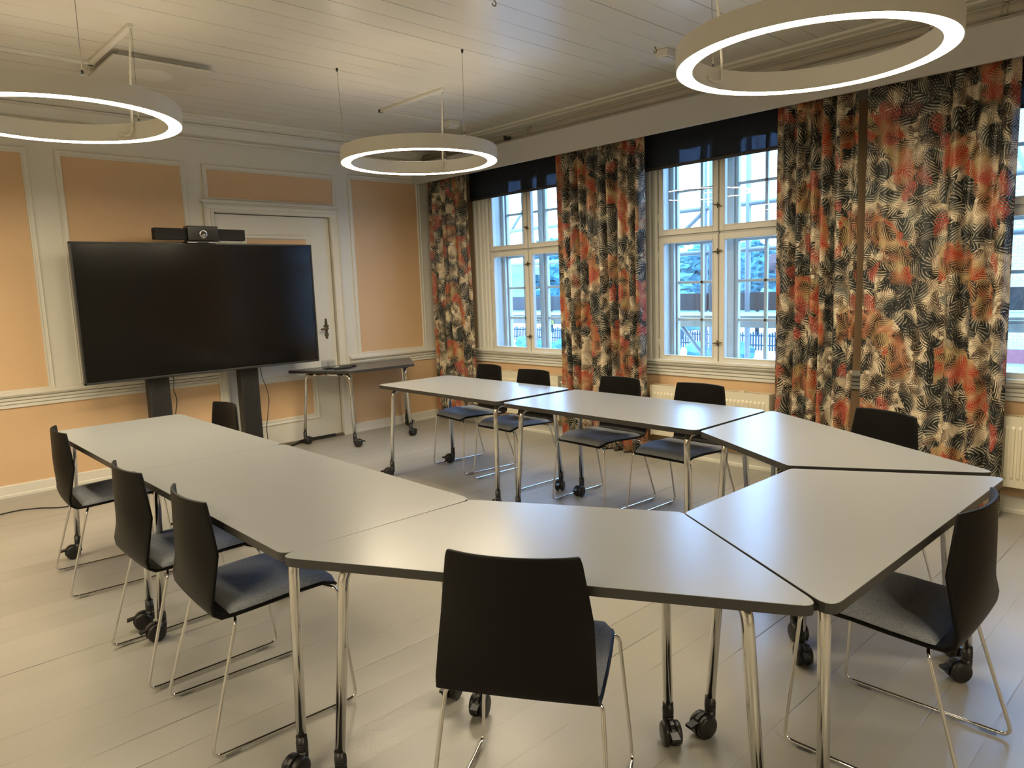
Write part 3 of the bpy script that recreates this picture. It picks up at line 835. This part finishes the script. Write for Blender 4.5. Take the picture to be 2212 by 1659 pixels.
# ------------------------------------------------------------------ tables
TZ = .7208; TH = .026
def caster(b, x, y, zt, ang, leg=(0, 0)):
    """black twin-wheel castor below the tube end"""
    c, s = math.cos(ang), math.sin(ang)
    def T(px, py, pz): return (x+px*c-py*s, y+px*s+py*c, pz)
    def ring(cx, cy, prof, seg=28):
        o = len(b.v); n = len(prof)
        for r_, h in prof:
            for k in range(seg):
                a = 2*PI*k/seg; b.v.append(T(cx+r_*math.cos(a), cy+h, .0375+r_*math.sin(a)))
        for i in range(n-1):
            for k in range(seg):
                k2 = (k+1) % seg; b.f.append([o+i*seg+k, o+i*seg+k2, o+(i+1)*seg+k2, o+(i+1)*seg+k]); b.m.append(0); b.sm.append(True)
    for sy in (-1, 1):
        ring(-.030, 0, [(0, sy*.030), (.026, sy*.030), (.033, sy*.028), (.0370, sy*.024), (.0370, sy*.010), (.030, sy*.007), (0, sy*.007)])
    # hood, stem, brake tab
    hood = [T(-.030+.040*math.cos(a), yy, .0375+.040*math.sin(a)) for yy in (-.006, .006) for a in [i*PI/8 for i in range(-1, 10)]]
    n = 11; o = len(b.v); b.v += hood
    b.f += [[o+i for i in range(n)][::-1], [o+n+i for i in range(n)]]+[[o+i, o+(i+1) % n, o+n+(i+1) % n, o+n+i] for i in range(n)]
    b.m += [0]*(n+2); b.sm += [False]*(n+2)
    b.tube([T(0, 0, .036), T(0, 0, .078)], [.016, .0175], 16)
    b.tube([T(0, 0, .078), T(0, 0, .082), T(0, 0, zt)], [.0175, .0165, .0165], 16)
    for q in range(3): b.tube([T(0, 0, .086+q*.008), T(0, 0, .089+q*.008)], .0178, 16)
    # brake tab sticks out of the back
    v = [T(-.060, -.012, .052), T(-.092, -.013, .046), T(-.092, .013, .046), T(-.060, .012, .052), T(-.060, -.012, .060), T(-.092, -.013, .055), T(-.092, .013, .055), T(-.060, .012, .060)]
    b.add(v, [[3,2,1,0],[4,5,6,7],[0,1,5,4],[1,2,6,5],[2,3,7,6],[3,0,4,7]])

def frame_pair(root, A, B, at, bt, rA, rB):
    """one bent chrome U frame: legs A and B (bottoms), at/bt = tops, bar between"""
    r = .0155; zt = TZ-TH-.020
    mid = ((at[0]+bt[0])/2, (at[1]+bt[1])/2)
    for (bo, to, ang) in ((A, at, rA), (B, bt, rB)):
        d = Vector((mid[0]-to[0], mid[1]-to[1], 0)); L = d.length; d.normalize()
        e = Vector((to[0], to[1], zt))+d*.12
        path = rpath([(bo[0], bo[1], .105), (to[0], to[1], zt), tuple(e)], .055, 8)
        path = [path[0]]+path[1:]
        lg = MB().tube(path, r, 18).build('leg', 'chrome', root)
        b = MB(); caster(b, bo[0], bo[1], .125, ang); b.build('castor', 'black', lg)
    a = Vector((at[0], at[1], zt)); c = Vector((bt[0], bt[1], zt)); d = (c-a).normalized()
    MB().tube([tuple(a+d*.118), tuple(c-d*.118)], r, 16).build('crossbar', 'chrome', root)
    b = MB()
    for q in (.16, .84):
        m = a.lerp(c, q); b.box(m.x-.035, m.x+.035, m.y-.022, m.y+.022, zt-.006, TZ-TH)
    build_loose(b, 'bracket', 'black', root, bevel=.004)

def tabletop(root, poly, rr, mats=('edge', 'tabletop')):
    b = MB(); P = roundpoly(poly, rr)
    ins = [(x*(1-.0015), y*(1-.0015)) for x, y in P]
    b.prism(P, TZ-TH, TZ-.0012, 0, 1, 0)
    # thin light top layer over the dark core
    o = len(b.v); n = len(P)
    b.f = [f for i, f in enumerate(b.f) if i != 1]; b.m = [m for i, m in enumerate(b.m) if i != 1]; b.sm = [m for i, m in enumerate(b.sm) if i != 1]
    b.v += [(x, y, TZ) for x, y in ins]
    for i in range(n): b.f.append([n+i, n+(i+1) % n, o+(i+1) % n, o+i]); b.m.append(1); b.sm.append(False)
    b.f.append([o+i for i in range(n)]); b.m.append(1); b.sm.append(False)
    return b.build('tabletop', list(mats), root)

def rect_table(loc, rz, label, W_=.684, L=1.392, seed=1, flipc=1):
    rn = random.Random(seed)
    t = empty('rectangular_table', (loc[0], loc[1], 0), rz); tag(t, label, 'table', 'rectangular grey tables')
    w, l = W_/2, L/2
    tabletop(t, [(-w, -l), (w, -l), (w, l), (-w, l)], .045)
    for s in (-1, 1):
        A = (-w+.045, s*(l-.075)); B = (w-.045, s*(l-.075))
        at = (-w+.075, s*(l-.10)); bt = (w-.075, s*(l-.10))
        frame_pair(t, A, B, at, bt, rn.uniform(-.5, .5)-rz, rn.uniform(-.5, .5)-rz)
    return t
hT = .7*math.sqrt(3)/2
def trap_table(loc, rz, label, seed=1, mats=('edge', 'tabletop'), name='trapezoid_table', angs=None, group='trapezoid grey tables'):
    rn = random.Random(seed)
    t = empty(name, (loc[0], loc[1], 0), rz); tag(t, label, 'table', group)
    g = .002
    tabletop(t, [(-.7+g*2, -hT/2), (.7-g*2, -hT/2), (.35-g, hT/2-g), (-.35+g, hT/2-g)], [.035, .035, .03, .03], mats)
    for k, s in enumerate((-1, 1)):
        A = (s*.575, -hT/2+.060); B = (s*.310, hT/2-.070)      # near acute corner, near obtuse corner
        at = (s*.535, -hT/2+.085); bt = (s*.305, hT/2-.110)
        a = angs[k*2:k*2+2] if angs else (rn.uniform(-1, 1)-rz, rn.uniform(-1, 1)-rz)
        frame_pair(t, A, B, at, bt, a[0], a[1])
    return t

rect_table((-1.631, -2.430), R(-.99), 'grey table of the window side row, the end nearest the corner', seed=2, L=1.385)
rect_table((-1.668, -3.874), R(-1.0), 'grey table of the window side row, the one next to the trapezoid tables', seed=3)
rect_table((-3.7807, -2.481), R(-.1), 'grey table of the left row, the end nearest the television', seed=4, L=1.3992)
rect_table((-3.7807, -3.881), R(-.1), 'grey table of the left row, next to the trapezoid table in front', seed=6, L=1.3992)
trap_table((-1.9436, -5.0435), R(59.5), 'trapezoid grey table in front of the curtains, joined to the window side row', seed=2)
trap_table((-2.7681, -5.5146), R(-.83), 'trapezoid grey table at the right, middle one of the three in the bend', seed=9)
trap_table((-3.5443, -5.0394), R(-61), 'nearest trapezoid grey table with the big black chair back before it', seed=5)
trap_table((-1.205, -.395), R(-2.0), 'dark grey trapezoid table against the wall beneath the apricot panel', seed=12, mats=('edge', 'darktop'), name='side_table', group='dark side table')
# the side table stands with its long side to the wall
for o in bpy.data.objects:
    if o.name.startswith('side_table'): o.rotation_euler = (0, 0, PI-R(2.0))

# ------------------------------------------------------------------ chairs
def shell_point(u, v, extra=0.):
    """u across -1..1 ; v along: 0 = seat front, 1 = top of back. returns x(forward), y, z"""
    # centre line keyed: (v, x, z, halfwidth, wing_forward, side_drop)
    K = [(0.00, .232, .418, .178, .0, .0),
         (0.05, .222, .432, .188, .0, -.004),
         (0.14, .175, .444, .197, .0, .0),
         (0.28, .070, .440, .204, .0, .006),
         (0.40, -.030, .434, .206, .0, .006),
         (0.50, -.125, .434, .206, .0, .002),
         (0.545, -.172, .437, .205, .002, .0),
         (0.575, -.198, .452, .204, .006, .0),
         (0.605, -.207, .480, .202, .012, .0),
         (0.70, -.213, .555, .197, .034, .0),
         (0.795, -.217, .635, .191, .056, .0),
         (0.88, -.216, .705, .181, .050, .0),
         (0.97, -.213, .785, .169, .040, .0),
         (1.00, -.212, .806, .163, .037, -.002)]
    for a, c in zip(K[:-1], K[1:]):
        if v <= c[0]+1e-9:
            t = (v-a[0])/(c[0]-a[0]); q = [a[i]+(c[i]-a[i])*t for i in range(6)]; break
    x, z, hw, wing, dz = q[1:]
    au = abs(u)
    return (x+wing*au**2.2, u*hw, z+dz*au**2)
def make_chair():
    c = empty('stacking_chair', (0, 0, 0))
    # shell as a closed sheet of 11 mm plywood
    nu, vs = 20, [0, .02, .05, .09, .14, .2, .28, .34, .40, .45, .50, .525, .545, .56, .575, .59, .605, .64, .68, .72, .76, .785, .795, .805, .83, .86, .89, .93, .97, .99, 1.]
    P = [[Vector(shell_point(-1+2*j/nu, v)) for j in range(nu+1)] for v in vs]
    # round the corners of front and top by pulling the ends in
    b = MB(); b.grid(P)
    o = b.build('seat_shell', ['shell', 'edge'], c, fix=False)
    so = o.modifiers.new('ply', 'SOLIDIFY'); so.thickness = .011; so.offset = 0
    bv = o.modifiers.new('round', 'BEVEL'); bv.width = .003; bv.segments = 2; bv.limit_method = 'ANGLE'; bv.angle_limit = R(60)
    # seat pad
    vs2 = [.012, .03, .06, .1, .16, .24, .32, .40, .46, .50, .52]
    top, bot = [], []
    for i, v in enumerate(vs2):
        e = min(1, i/1.6, (len(vs2)-1-i)/1.6)
        rt, rb = [], []
        for j in range(nu+1):
            u = -1+2*j/nu; eu = min(1, (1-abs(u))/.09)
            x, y, z = shell_point(u*.965, v)
            th = .007+.019*(1-(1-e)**2)*(1-(1-eu)**2)
            rt.append((x, y, z+th)); rb.append((x, y, z+.0058))
        top.append(rt); bot.append(rb)
    b = MB(); b.grid(top); b.grid(bot, flip=True)
    w = nu+1; h = len(vs2); off = w*h
    def q(a, c_): b.f.append([a, c_, c_+off, a+off]); b.m.append(0); b.sm.append(True)
    for j in range(nu): q(j, j+1); q((h-1)*w+j, (h-1)*w+j+1)
    for i in range(h-1): q(i*w, (i+1)*w); q(i*w+nu, (i+1)*w+nu)
    b.build('seat_pad', 'felt', c)
    # sled frame of bent rod, one side each, joined by under-seat bars
    for s in (-1, 1):
        path = rpath([(.165, s*.10, .423), (.218, s*.205, .417), (.250, s*.235, .0125), (-.250, s*.235, .0125), (-.130, s*.203, .416), (-.105, s*.10, .419)], .028, 6)
        lg = MB().tube(path, .0055, 12).build('sled_leg', 'chrome', c)
        b = MB()
        for x in (.185, -.185): b.box(x-.024, x+.024, s*.235-.0075, s*.235+.0075, 0, .013)
        build_loose(b, 'floor_glide', 'acrylic', lg, bevel=.003)
    b = MB()
    b.tube([(.165, -.10, .423), (.165, .10, .423)], .0055, 12); b.tube([(-.105, -.10, .419), (-.105, .10, .419)], .0055, 12)
    for s in (-1, 1): b.tube([(.165, s*.10, .423), (-.105, s*.10, .419)], .0055, 12)
    b.build('under_seat_bar', 'chrome', c)
    b = MB()
    for s in (-1, 1): b.box(-.09, .14, s*.10-.012, s*.10+.012, .416, .431)
    build_loose(b, 'seat_mount', 'black', c, bevel=.004)
    return c
ch = make_chair()
CH = [  # x, y, facing degrees (0 = +x), label
    (-4.000, -2.290, -4, 'black chair at the left row, the one farthest from the camera and nearest the wall'),
    (-4.018, -3.442, 0, 'black chair at the left row, the middle of the three seen from behind'),
    (-3.995, -4.030, -3, 'black chair at the left row, the nearest of its three, grey seat half lit'),
    (-3.490, -2.185, 180, 'black chair on the inner side of the left row, its back showing under the television'),
    (-1.272, -2.035, 172, 'black chair of the window row nearest the corner, beside the corner curtain'),
    (-1.345, -2.630, 178, 'black chair of the window row, second from the corner, radiator end behind it'),
    (-1.352, -3.445, 177, 'black chair of the window row standing before the wide middle curtain'),
    (-1.352, -4.055, 178, 'black chair of the window row under the middle window, in front of the radiator'),
    (-1.680, -5.165, 156, 'black chair behind the trapezoid table, in front of the curtain gap'),
    (-2.722, -5.715, 90, 'black chair at the right edge, grey seat tucked under the trapezoid table'),
    (-3.695, -5.116, 31.6, 'large looking black chair in the foreground, seen straight from behind'),
]
for i, (x, y, a, l) in enumerate(CH):
    if i == 0:
        ch.location = (x, y, 0); ch.rotation_euler = (0, 0, R(a)); tag(ch, l, 'chair', 'black shell chairs with grey seat pads')
    else: dup(ch, (x, y, 0), R(a), l)

# ------------------------------------------------------------------ television, stand, camera bar
tv = empty('television', (-2.657, -.36, 1.34)); tag(tv, 'very large black flat screen television in front of the white door', 'television')
hw, z0, z1 = .963, -.530, .530
MB().box(-hw+.012, hw-.012, -.002, .004, z0+.014, z1-.012).build('screen', 'screen', tv)
b = MB(); b.box(-hw, -hw+.013, -.008, .035, z0, z1); b.box(hw-.013, hw, -.008, .035, z0, z1); b.box(-hw, hw, -.008, .035, z1-.013, z1); b.box(-hw, hw, -.008, .035, z0, z0+.016)
b.build('bezel', 'bezel', tv, bevel=.002)
b = MB(); b.box(-hw+.003, hw-.003, .006, .035, z0+.003, z1-.003); b.box(-.62, .62, .035, .065, -.38, .30)
b.build('rear_housing', 'black', tv, bevel=.01)
b = MB(); b.box(hw, hw+.006, .012, .030, z1-.40, z1-.16); b.box(hw, hw+.006, .012, .030, z0+.10, z1-.46); build_loose(b, 'side_trim', 'paper', tv)

st = empty('television_stand', (-2.675, -.20, 0)); tag(st, 'black two column floor stand carrying the television', 'stand')
for x in (-.395, .355):
    b = MB(); b.box(x-.080, x+.080, -.060, .03, .05, 1.25); b.box(x-.060, x-.052, -.064, -.06, .06, 1.25); b.box(x+.052, x+.060, -.064, -.06, .06, 1.25)
    for k in range(9): b.box(x-.045+k*.010, x-.042+k*.010, -.0625, -.06, .06, 1.25)
    b.build('column', 'column', st, bevel=.003)
    b = MB(); b.box(x-.035, x+.035, -.42, .12, .035, .06); b.build('foot', 'column', st, bevel=.006)
    b = MB()
    for yy in (-.39, .09):
        b.lathe([(0, -.012), (.022, -.012), (.025, -.008), (.025, .008), (.022, .012), (0, .012)], (x, yy, .025), 20, axis='x')
    build_loose(b, 'wheel', 'black', st)
b = MB(); b.box(-.40, .36, -.02, .02, 1.0, 1.06); b.box(-.40, .36, -.02, .02, 1.42, 1.48); b.box(-.32, -.27, -.10, -.02, .95, 1.55); b.box(.24, .29, -.10, -.02, .95, 1.55); b.box(-.475, .435, -.02, .02, 1.22, 1.25); b.box(-.43, -.36, -.02, .02, 1.2, 1.55); b.box(.32, .39, -.02, .02, 1.2, 1.55)
build_loose(b, 'mount_bracket', 'column', st)

cb = empty('conference_camera_bar', (-2.667, -.355, 1.872)); tag(cb, 'black camera and speaker bar standing on top of the television', 'camera bar')
b = MB(); b.box(-.365, -.115, -.03, .04, .022, .112); b.box(.115, .358, -.03, .04, .022, .112); build_loose(b, 'speaker', simple('black_speaker_cloth', (.012, .012, .012, 1), .8, noise=.5, nscale=400), cb, bevel=.004)
MB().box(-.122, .122, -.055, .04, .012, .132).build('camera_body', simple('gloss_black_body', (.006, .006, .006, 1), .15), cb, bevel=.006)
lens = MB().lathe([(.024, -.062), (.030, -.062), (.032, -.058), (.032, -.054)], (0, 0, .068), 32, axis='y').build('lens_ring', simple('silver_ring', (.6, .6, .6, 1), .2, metal=.9), cb)
MB().lathe([(0, -.058), (.012, -.060), (.025, -.060)], (0, 0, .068), 28, axis='y').build('lens', simple('lens_glass', (.05, .045, .04, 1), .08), cb)
MB().box(-.018, .018, -.0558, -.055, .030, .034).build('badge', simple('grey_badge_print', (.14, .14, .14, 1), .5), cb)
b = MB(); b.box(-.135, .135, -.045, .05, .002, .012); b.box(-.05, .04, -.05, .02, -.004, .003); build_loose(b, 'bar_bracket', 'black', cb, bevel=.002)
MB().box(-.125, .125, -.048, -.044, -.003, .003).build('bracket_strip', simple('pale_bracket_edge', (.45, .45, .42, 1), .4), cb)

def cable(name, pts, r, mat, label, cat='cable', grp=None):
    P = [Vector(p) for p in pts]; out = []
    for i in range(len(P)-1):
        p0 = P[max(i-1, 0)]; p1 = P[i]; p2 = P[i+1]; p3 = P[min(i+2, len(P)-1)]
        for k in range(8):
            t = k/8; out.append(.5*((2*p1)+(p2-p0)*t+(2*p0-5*p1+4*p2-p3)*t*t+(-p0+3*p1-3*p2+p3)*t**3))
    out.append(P[-1])
    o = MB().tube(out, r, 10).build(name, mat); return tag(o, label, cat, grp)
cable('floor_cable', [(-5.6, -1.05, .005), (-4.9, -.72, .005), (-4.25, -.50, .005), (-4.05, -.53, .005), (-3.88, -.66, .005), (-3.55, -.62, .005), (-3.15, -.45, .005)], .0045, 'black', 'thin black cable curving over the floor at the left edge toward the stand')
cable('floor_cable', [(-2.19, -.17, .012), (-2.02, -.16, .012), (-1.86, -.085, .012), (-1.76, -.06, .03), (-1.62, -.045, .028), (-1.4, -.045, .028)], .011, 'black', 'thick black cable on the floor from the right stand column to the door')
cable('hanging_cable', [(-2.975, -.275, .86), (-2.966, -.29, .78), (-2.978, -.30, .70), (-2.958, -.29, .60), (-2.985, -.28, .45), (-3.02, -.28, .30), (-3.03, -.27, .10)], .0035, 'black', 'black cable hanging beside the left column under the television')
cable('hanging_cable', [(-2.225, -.275, .86), (-2.222, -.29, .72), (-2.190, -.30, .60), (-2.178, -.295, .50), (-2.195, -.29, .38), (-2.215, -.285, .24), (-2.20, -.27, .06)], .0035, 'bezel', 'dark cable hanging beside the right column under the television')

# ------------------------------------------------------------------ things on the side table
a = empty('brochure_holder', (-1.585, -.33, TZ)); tag(a, 'small clear acrylic holder on the dark side table beside the television edge', 'holder')
b = MB(); b.box(-.085, .085, -.05, .055, 0, .004); b.build('holder_base', 'acrylic', a)
b = MB(); b.box(-.06, .06, -.028, -.025, .004, .075); b.box(-.06, .06, .022, .025, .004, .085); b.box(-.06, -.057, -.025, .022, .004, .08); b.box(.057, .06, -.025, .022, .004, .08); b.box(-.001, .001, -.025, .022, .004, .07)
b.build('holder_pocket', 'acrylic', a)
b = MB()
for k in range(5): b.box(-.045+k*.02, -.037+k*.02, -.015, .01, .005, .012)
build_loose(b, 'holder_clip', 'black', a)
o = MB().prism([(-.12, -.07), (.13, -.05), (.12, .06), (-.11, .05)], 0, .0015).build('paper_sheet', 'paper'); o.location = (-1.40, -.25, TZ); o.rotation_euler = (0, 0, R(2))
tag(o, 'white sheet of paper lying on the dark side table behind the remotes', 'paper')
def remote(x, y, rz, l, dz=0):
    r = empty('remote_control', (x, y, TZ+dz), rz); tag(r, l, 'remote control', 'black handsets on the side table')
    MB().prism(roundpoly([(-.085, -.024), (.085, -.020), (.085, .020), (-.085, .024)], .015), 0, .018).build('handset_body', 'black', r, bevel=.005)
    b = MB()
    for i in range(6):
        for j_ in (-1, 0, 1): b.lathe([(0, .0205), (.003, .0205), (.004, .018)], (-.05+i*.02, j_*.011, 0), 8)
    build_loose(b, 'button', 'bezel', r)
remote(-1.500, -.445, R(-10), 'left black handset lying on the side table, touching the clear holder side')
remote(-1.405, -.375, R(-8), 'right black handset lying on the side table edge of the paper', .0016)

# ------------------------------------------------------------------ outside
GZ = -2.6
o = MB().box(WT, 140, -80, 140, GZ-.5, GZ).build('ground_snow', 'snow'); tag(o, 'snow covered ground outside the windows, patched with blue shade', 'snow', kind='stuff')
def scaffold():
    s = empty('scaffold', (1.5, -3.5, GZ)); tag(s, 'steel scaffold with plank deck and brown toe board outside the windows', 'scaffold')
    g = -GZ
    for y in (1.04, .575, 5.4, -4.0):
        b = MB(); b.tube([(0, y, 0), (0, y, 5+g)], .026, 16); b.build('standard', 'steel', s)
        if y in (1.04, 5.4, -4.0):
            b = MB(); b.tube([(-.75, y, 0), (-.75, y, 6)], .024, 12) if y != 1.04 else b.tube([(-.02, y-.08, g+.6), (-.02, y-.08, 6)], .02, 12)
            b.build('standard', 'steel', s)
    for z in (.55, 1.70, 2.13, 3.1):
        MB().tube([(0, -5.5, z+g), (0, 6.5, z+g)], .0235, 14).build('ledger', 'steel', s)
    MB().box(-.75, .0, -5.5, 6.5, 1.065+g, 1.11+g).build('deck', 'plank', s)
    MB().box(-.76, -.72, -5.5, 6.5, 1.01+g, 1.065+g).build('deck_beam', 'plank', s)
    MB().box(.005, .035, -5.5, 6.5, 1.12+g, 1.295+g).build('toe_board', 'toeboard', s)
    MB().box(.0, .10, -5.5, 6.5, 1.01+g, 1.06+g).build('ledger_board', 'plank', s)
    for (y0, zz0, y1, zz1) in ((1.04, .62, 1.40, 1.05), (1.04, 2.12, 1.42, 1.84), (5.4, 2.1, 5.0, 2.5), (-2.0, 1.2, -1.5, 2.4), (-1.75, .5, -2.2, 1.9), (-1.6, 2.6, -2.3, 1.5), (3.55, 2.45, 4.0, 2.0)):
        MB().tube([(.02, y0, zz0+g), (.02, y1, zz1+g)], .021, 12).build('brace', 'steel', s)
    b = MB(); b.box(-.77, -.762, 2.43, 2.52, 1.005+g, 1.05+g); tg = b.build('tag_plate', 'yellow', s)
    c = bpy.data.curves.new('tag_lettering', 'FONT'); c.body = 'OCK'; c.size = .030; c.extrude = .0008; c.align_x = 'CENTER'; c.align_y = 'CENTER'
    tmp = bpy.data.objects.new('lettering_source', c); COL.objects.link(tmp); bpy.context.view_layer.update()
    me = bpy.data.meshes.new_from_object(tmp.evaluated_get(bpy.context.evaluated_depsgraph_get()))
    bpy.data.objects.remove(tmp)
    me.materials.clear(); me.materials.append(MAT['black'])
    t = bpy.data.objects.new('tag_lettering', me); COL.objects.link(t); t.parent = tg
    t.location = (-.7715, 2.475, 1.028+g); t.rotation_euler = (PI/2, 0, -PI/2)
scaffold()

def blob(b, c, r, rn, sub=3, sq=1.):
    bm = bmesh.new(); bmesh.ops.create_icosphere(bm, subdivisions=sub, radius=1.)
    a = [rn.uniform(0, 6) for _ in range(6)]
    vs = []
    for v in bm.verts:
        p = v.co; k = 1+.22*math.sin(p.x*5+a[0])*math.sin(p.y*6+a[1])+.16*math.sin(p.z*9+a[2]+p.x*4)+.10*math.sin(p.y*17+a[3])*math.sin(p.z*15+a[4])+rn.uniform(-.17, .17)
        vs.append((c[0]+p.x*r*k, c[1]+p.y*r*k, c[2]+p.z*r*k*sq))
    fs = [[v.index for v in f.verts] for f in bm.faces]; bm.free(); b.add(vs, fs, 0, False)
def tree(x, y, h, w, mat, label, seed, conifer=False):
    h += 1.4
    rn = random.Random(seed); t = empty('tree', (x, y, GZ)); tag(t, label, 'tree', 'trees behind the fence')
    MB().tube([(0, 0, 0), (.1*h*.1, 0, h*.4), (0, .05, h*.92)], [h*.022, h*.016, h*.004], 10).build('trunk', 'bark', t)
    b = MB()
    if conifer:
        for k in range(9):
            z = h*(.14+.095*k); r = w*(1-k/10)
            blob(b, (rn.uniform(-.1, .1), rn.uniform(-.1, .1), z), r, rn, 2, .38)
    else:
        for k in range(13):
            z = h*rn.uniform(.32, .95); r0 = w*(1.05-abs(z/h-.62)*1.3)
            blob(b, (rn.uniform(-.6, .6)*w, rn.uniform(-.7, .7)*w, z), r0*rn.uniform(.34, .55), rn, 3, .8)
    b.build('foliage', mat, t)
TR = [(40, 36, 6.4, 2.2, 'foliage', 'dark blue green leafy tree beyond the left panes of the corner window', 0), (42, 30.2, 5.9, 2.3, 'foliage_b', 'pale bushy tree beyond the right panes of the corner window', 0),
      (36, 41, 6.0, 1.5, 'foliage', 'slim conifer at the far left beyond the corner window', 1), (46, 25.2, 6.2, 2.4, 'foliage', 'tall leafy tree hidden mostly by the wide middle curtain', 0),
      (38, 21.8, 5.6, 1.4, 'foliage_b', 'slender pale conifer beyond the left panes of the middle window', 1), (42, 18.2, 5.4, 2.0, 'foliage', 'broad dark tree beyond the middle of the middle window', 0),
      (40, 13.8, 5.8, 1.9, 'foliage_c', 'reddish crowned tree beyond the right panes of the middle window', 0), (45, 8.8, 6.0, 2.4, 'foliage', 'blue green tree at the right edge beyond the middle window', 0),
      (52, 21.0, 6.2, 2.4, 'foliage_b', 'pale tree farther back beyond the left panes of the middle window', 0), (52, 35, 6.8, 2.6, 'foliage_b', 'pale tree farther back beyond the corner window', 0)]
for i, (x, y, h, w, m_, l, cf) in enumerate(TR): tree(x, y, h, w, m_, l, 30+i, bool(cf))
# wooded hill
b = MB(); pts = []
for i in range(40):
    row = []
    for j in range(60):
        x = 55+i*2.0; y = -10+j*2.0
        z = GZ+(10.2*math.exp(-((x-95)/24)**2))*(.75+.25*math.sin(y*.055+1.1))+.5*math.sin(x*1.3)*math.sin(y*.9)+.35*random.random()
        row.append((x, y, z if i else GZ-.3))
    pts.append(row)
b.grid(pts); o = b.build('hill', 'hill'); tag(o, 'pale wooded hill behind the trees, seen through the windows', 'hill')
# picket fence
b = MB(); L = 44; y0 = 4
for k in range(int(L/.16)):
    y = y0+k*.16; b.box(-.01, .01, y, y+.10, .05, 1.05+.05*math.sin(k*1.7))
for z in (.30, .82): b.box(.01, .05, y0, y0+L, z, z+.08)
o = b.build('picket_fence', 'fence'); o.location = (32, 0, GZ); tag(o, 'dark wooden picket fence across the snow outside', 'fence')
# shrubs at the fence
for i, (x, y, l) in enumerate([(27, 27.5, 'low snowy shrub outside below the left panes of the corner window'), (26, 23.5, 'low snowy shrub outside below the right panes of the corner window'), (27, 15, 'low blue shrub outside below the left panes of the middle window'), (28, 12.2, 'low blue shrub outside below the right panes of the middle window')]):
    b = MB(); rn = random.Random(60+i)
    for k in range(5): blob(b, (rn.uniform(-.9, .9), rn.uniform(-1.4, 1.4), .35), rn.uniform(.35, .6), rn, 2, .8)
    o = b.build('shrub', 'foliage' if i % 2 else 'foliage_b'); o.location = (x, y, GZ); tag(o, l, 'shrub', 'shrubs in the snow')
# neighbouring building
nb = empty('building', (9, -6.5, GZ)); tag(nb, 'pale brick building beyond the window at the right edge of the photo', 'building')
MB().box(0, 6, -5, 4.2, 0, 7.5).build('wall', 'brick', nb)
b = MB(); b.box(-.06, 0, -5, 4.2, 2.50, 2.72); b.build('red_band', 'redband', nb)
b = MB(); b.box(-.3, 6.3, -5.2, 4.4, 7.5, 7.7); b.build('roof', 'snow', nb)
for y in (-3.6, -1.2, 1.2):
    f = MB(); f.box(-.05, 0, y-.5, y+.5, 3.3, 5.0); f = f.build('window', 'winwhite', nb)
    MB().box(-.06, -.05, y-.42, y+.42, 3.4, 4.9).build('pane', 'screen', f)

# ------------------------------------------------------------------ camera
cam = bpy.data.cameras.new('camera'); co = bpy.data.objects.new('camera', cam); COL.objects.link(co)
r = Vector((0.72304262, -0.68989916, -0.03533434)); u = Vector((0.11841019, 0.07338145, 0.99024956)); f = Vector((0.68057945, 0.72017659, -0.13474901))
co.matrix_world = Matrix(((r.x, u.x, -f.x, -4.96160937), (r.y, u.y, -f.y, -6.41125187), (r.z, u.z, -f.z, 1.43267168), (0, 0, 0, 1)))
cam.sensor_width = 36; cam.sensor_fit = 'HORIZONTAL'; cam.lens = 1551.79/2212*36
cam.clip_start = .05; cam.clip_end = 400
S.camera = co

# ------------------------------------------------------------------ sky and view
w = bpy.data.worlds.new('overcast_sky'); S.world = w; w.use_nodes = True
nt = w.node_tree
for n in list(nt.nodes): nt.nodes.remove(n)
tc = nt.nodes.new('ShaderNodeTexCoord'); nz = N(nt, 'ShaderNodeTexNoise', {'Vector': tc.outputs['Generated'], 'Scale': 2.5, 'Detail': 4.})
skyc = mixc(nt, nz.outputs[0], (.33, .60, 1.06, 1), (.42, .70, 1.10, 1))
bg = N(nt, 'ShaderNodeBackground', {'Color': skyc, 'Strength': 17.})
wo = nt.nodes.new('ShaderNodeOutputWorld'); nt.links.new(bg.outputs[0], wo.inputs[0])
S.view_settings.view_transform = 'Standard'; S.view_settings.look = 'None'; S.view_settings.gamma = 1; S.view_settings.use_curve_mapping = False
S.view_settings.exposure = 0.0
S.cycles.max_bounces = 5; S.cycles.transparent_max_bounces = 12; S.cycles.diffuse_bounces = 3; S.cycles.glossy_bounces = 3; S.cycles.adaptive_threshold = .05
S.cycles.caustics_reflective = False; S.cycles.caustics_refractive = False; S.cycles.sample_clamp_indirect = 6.0
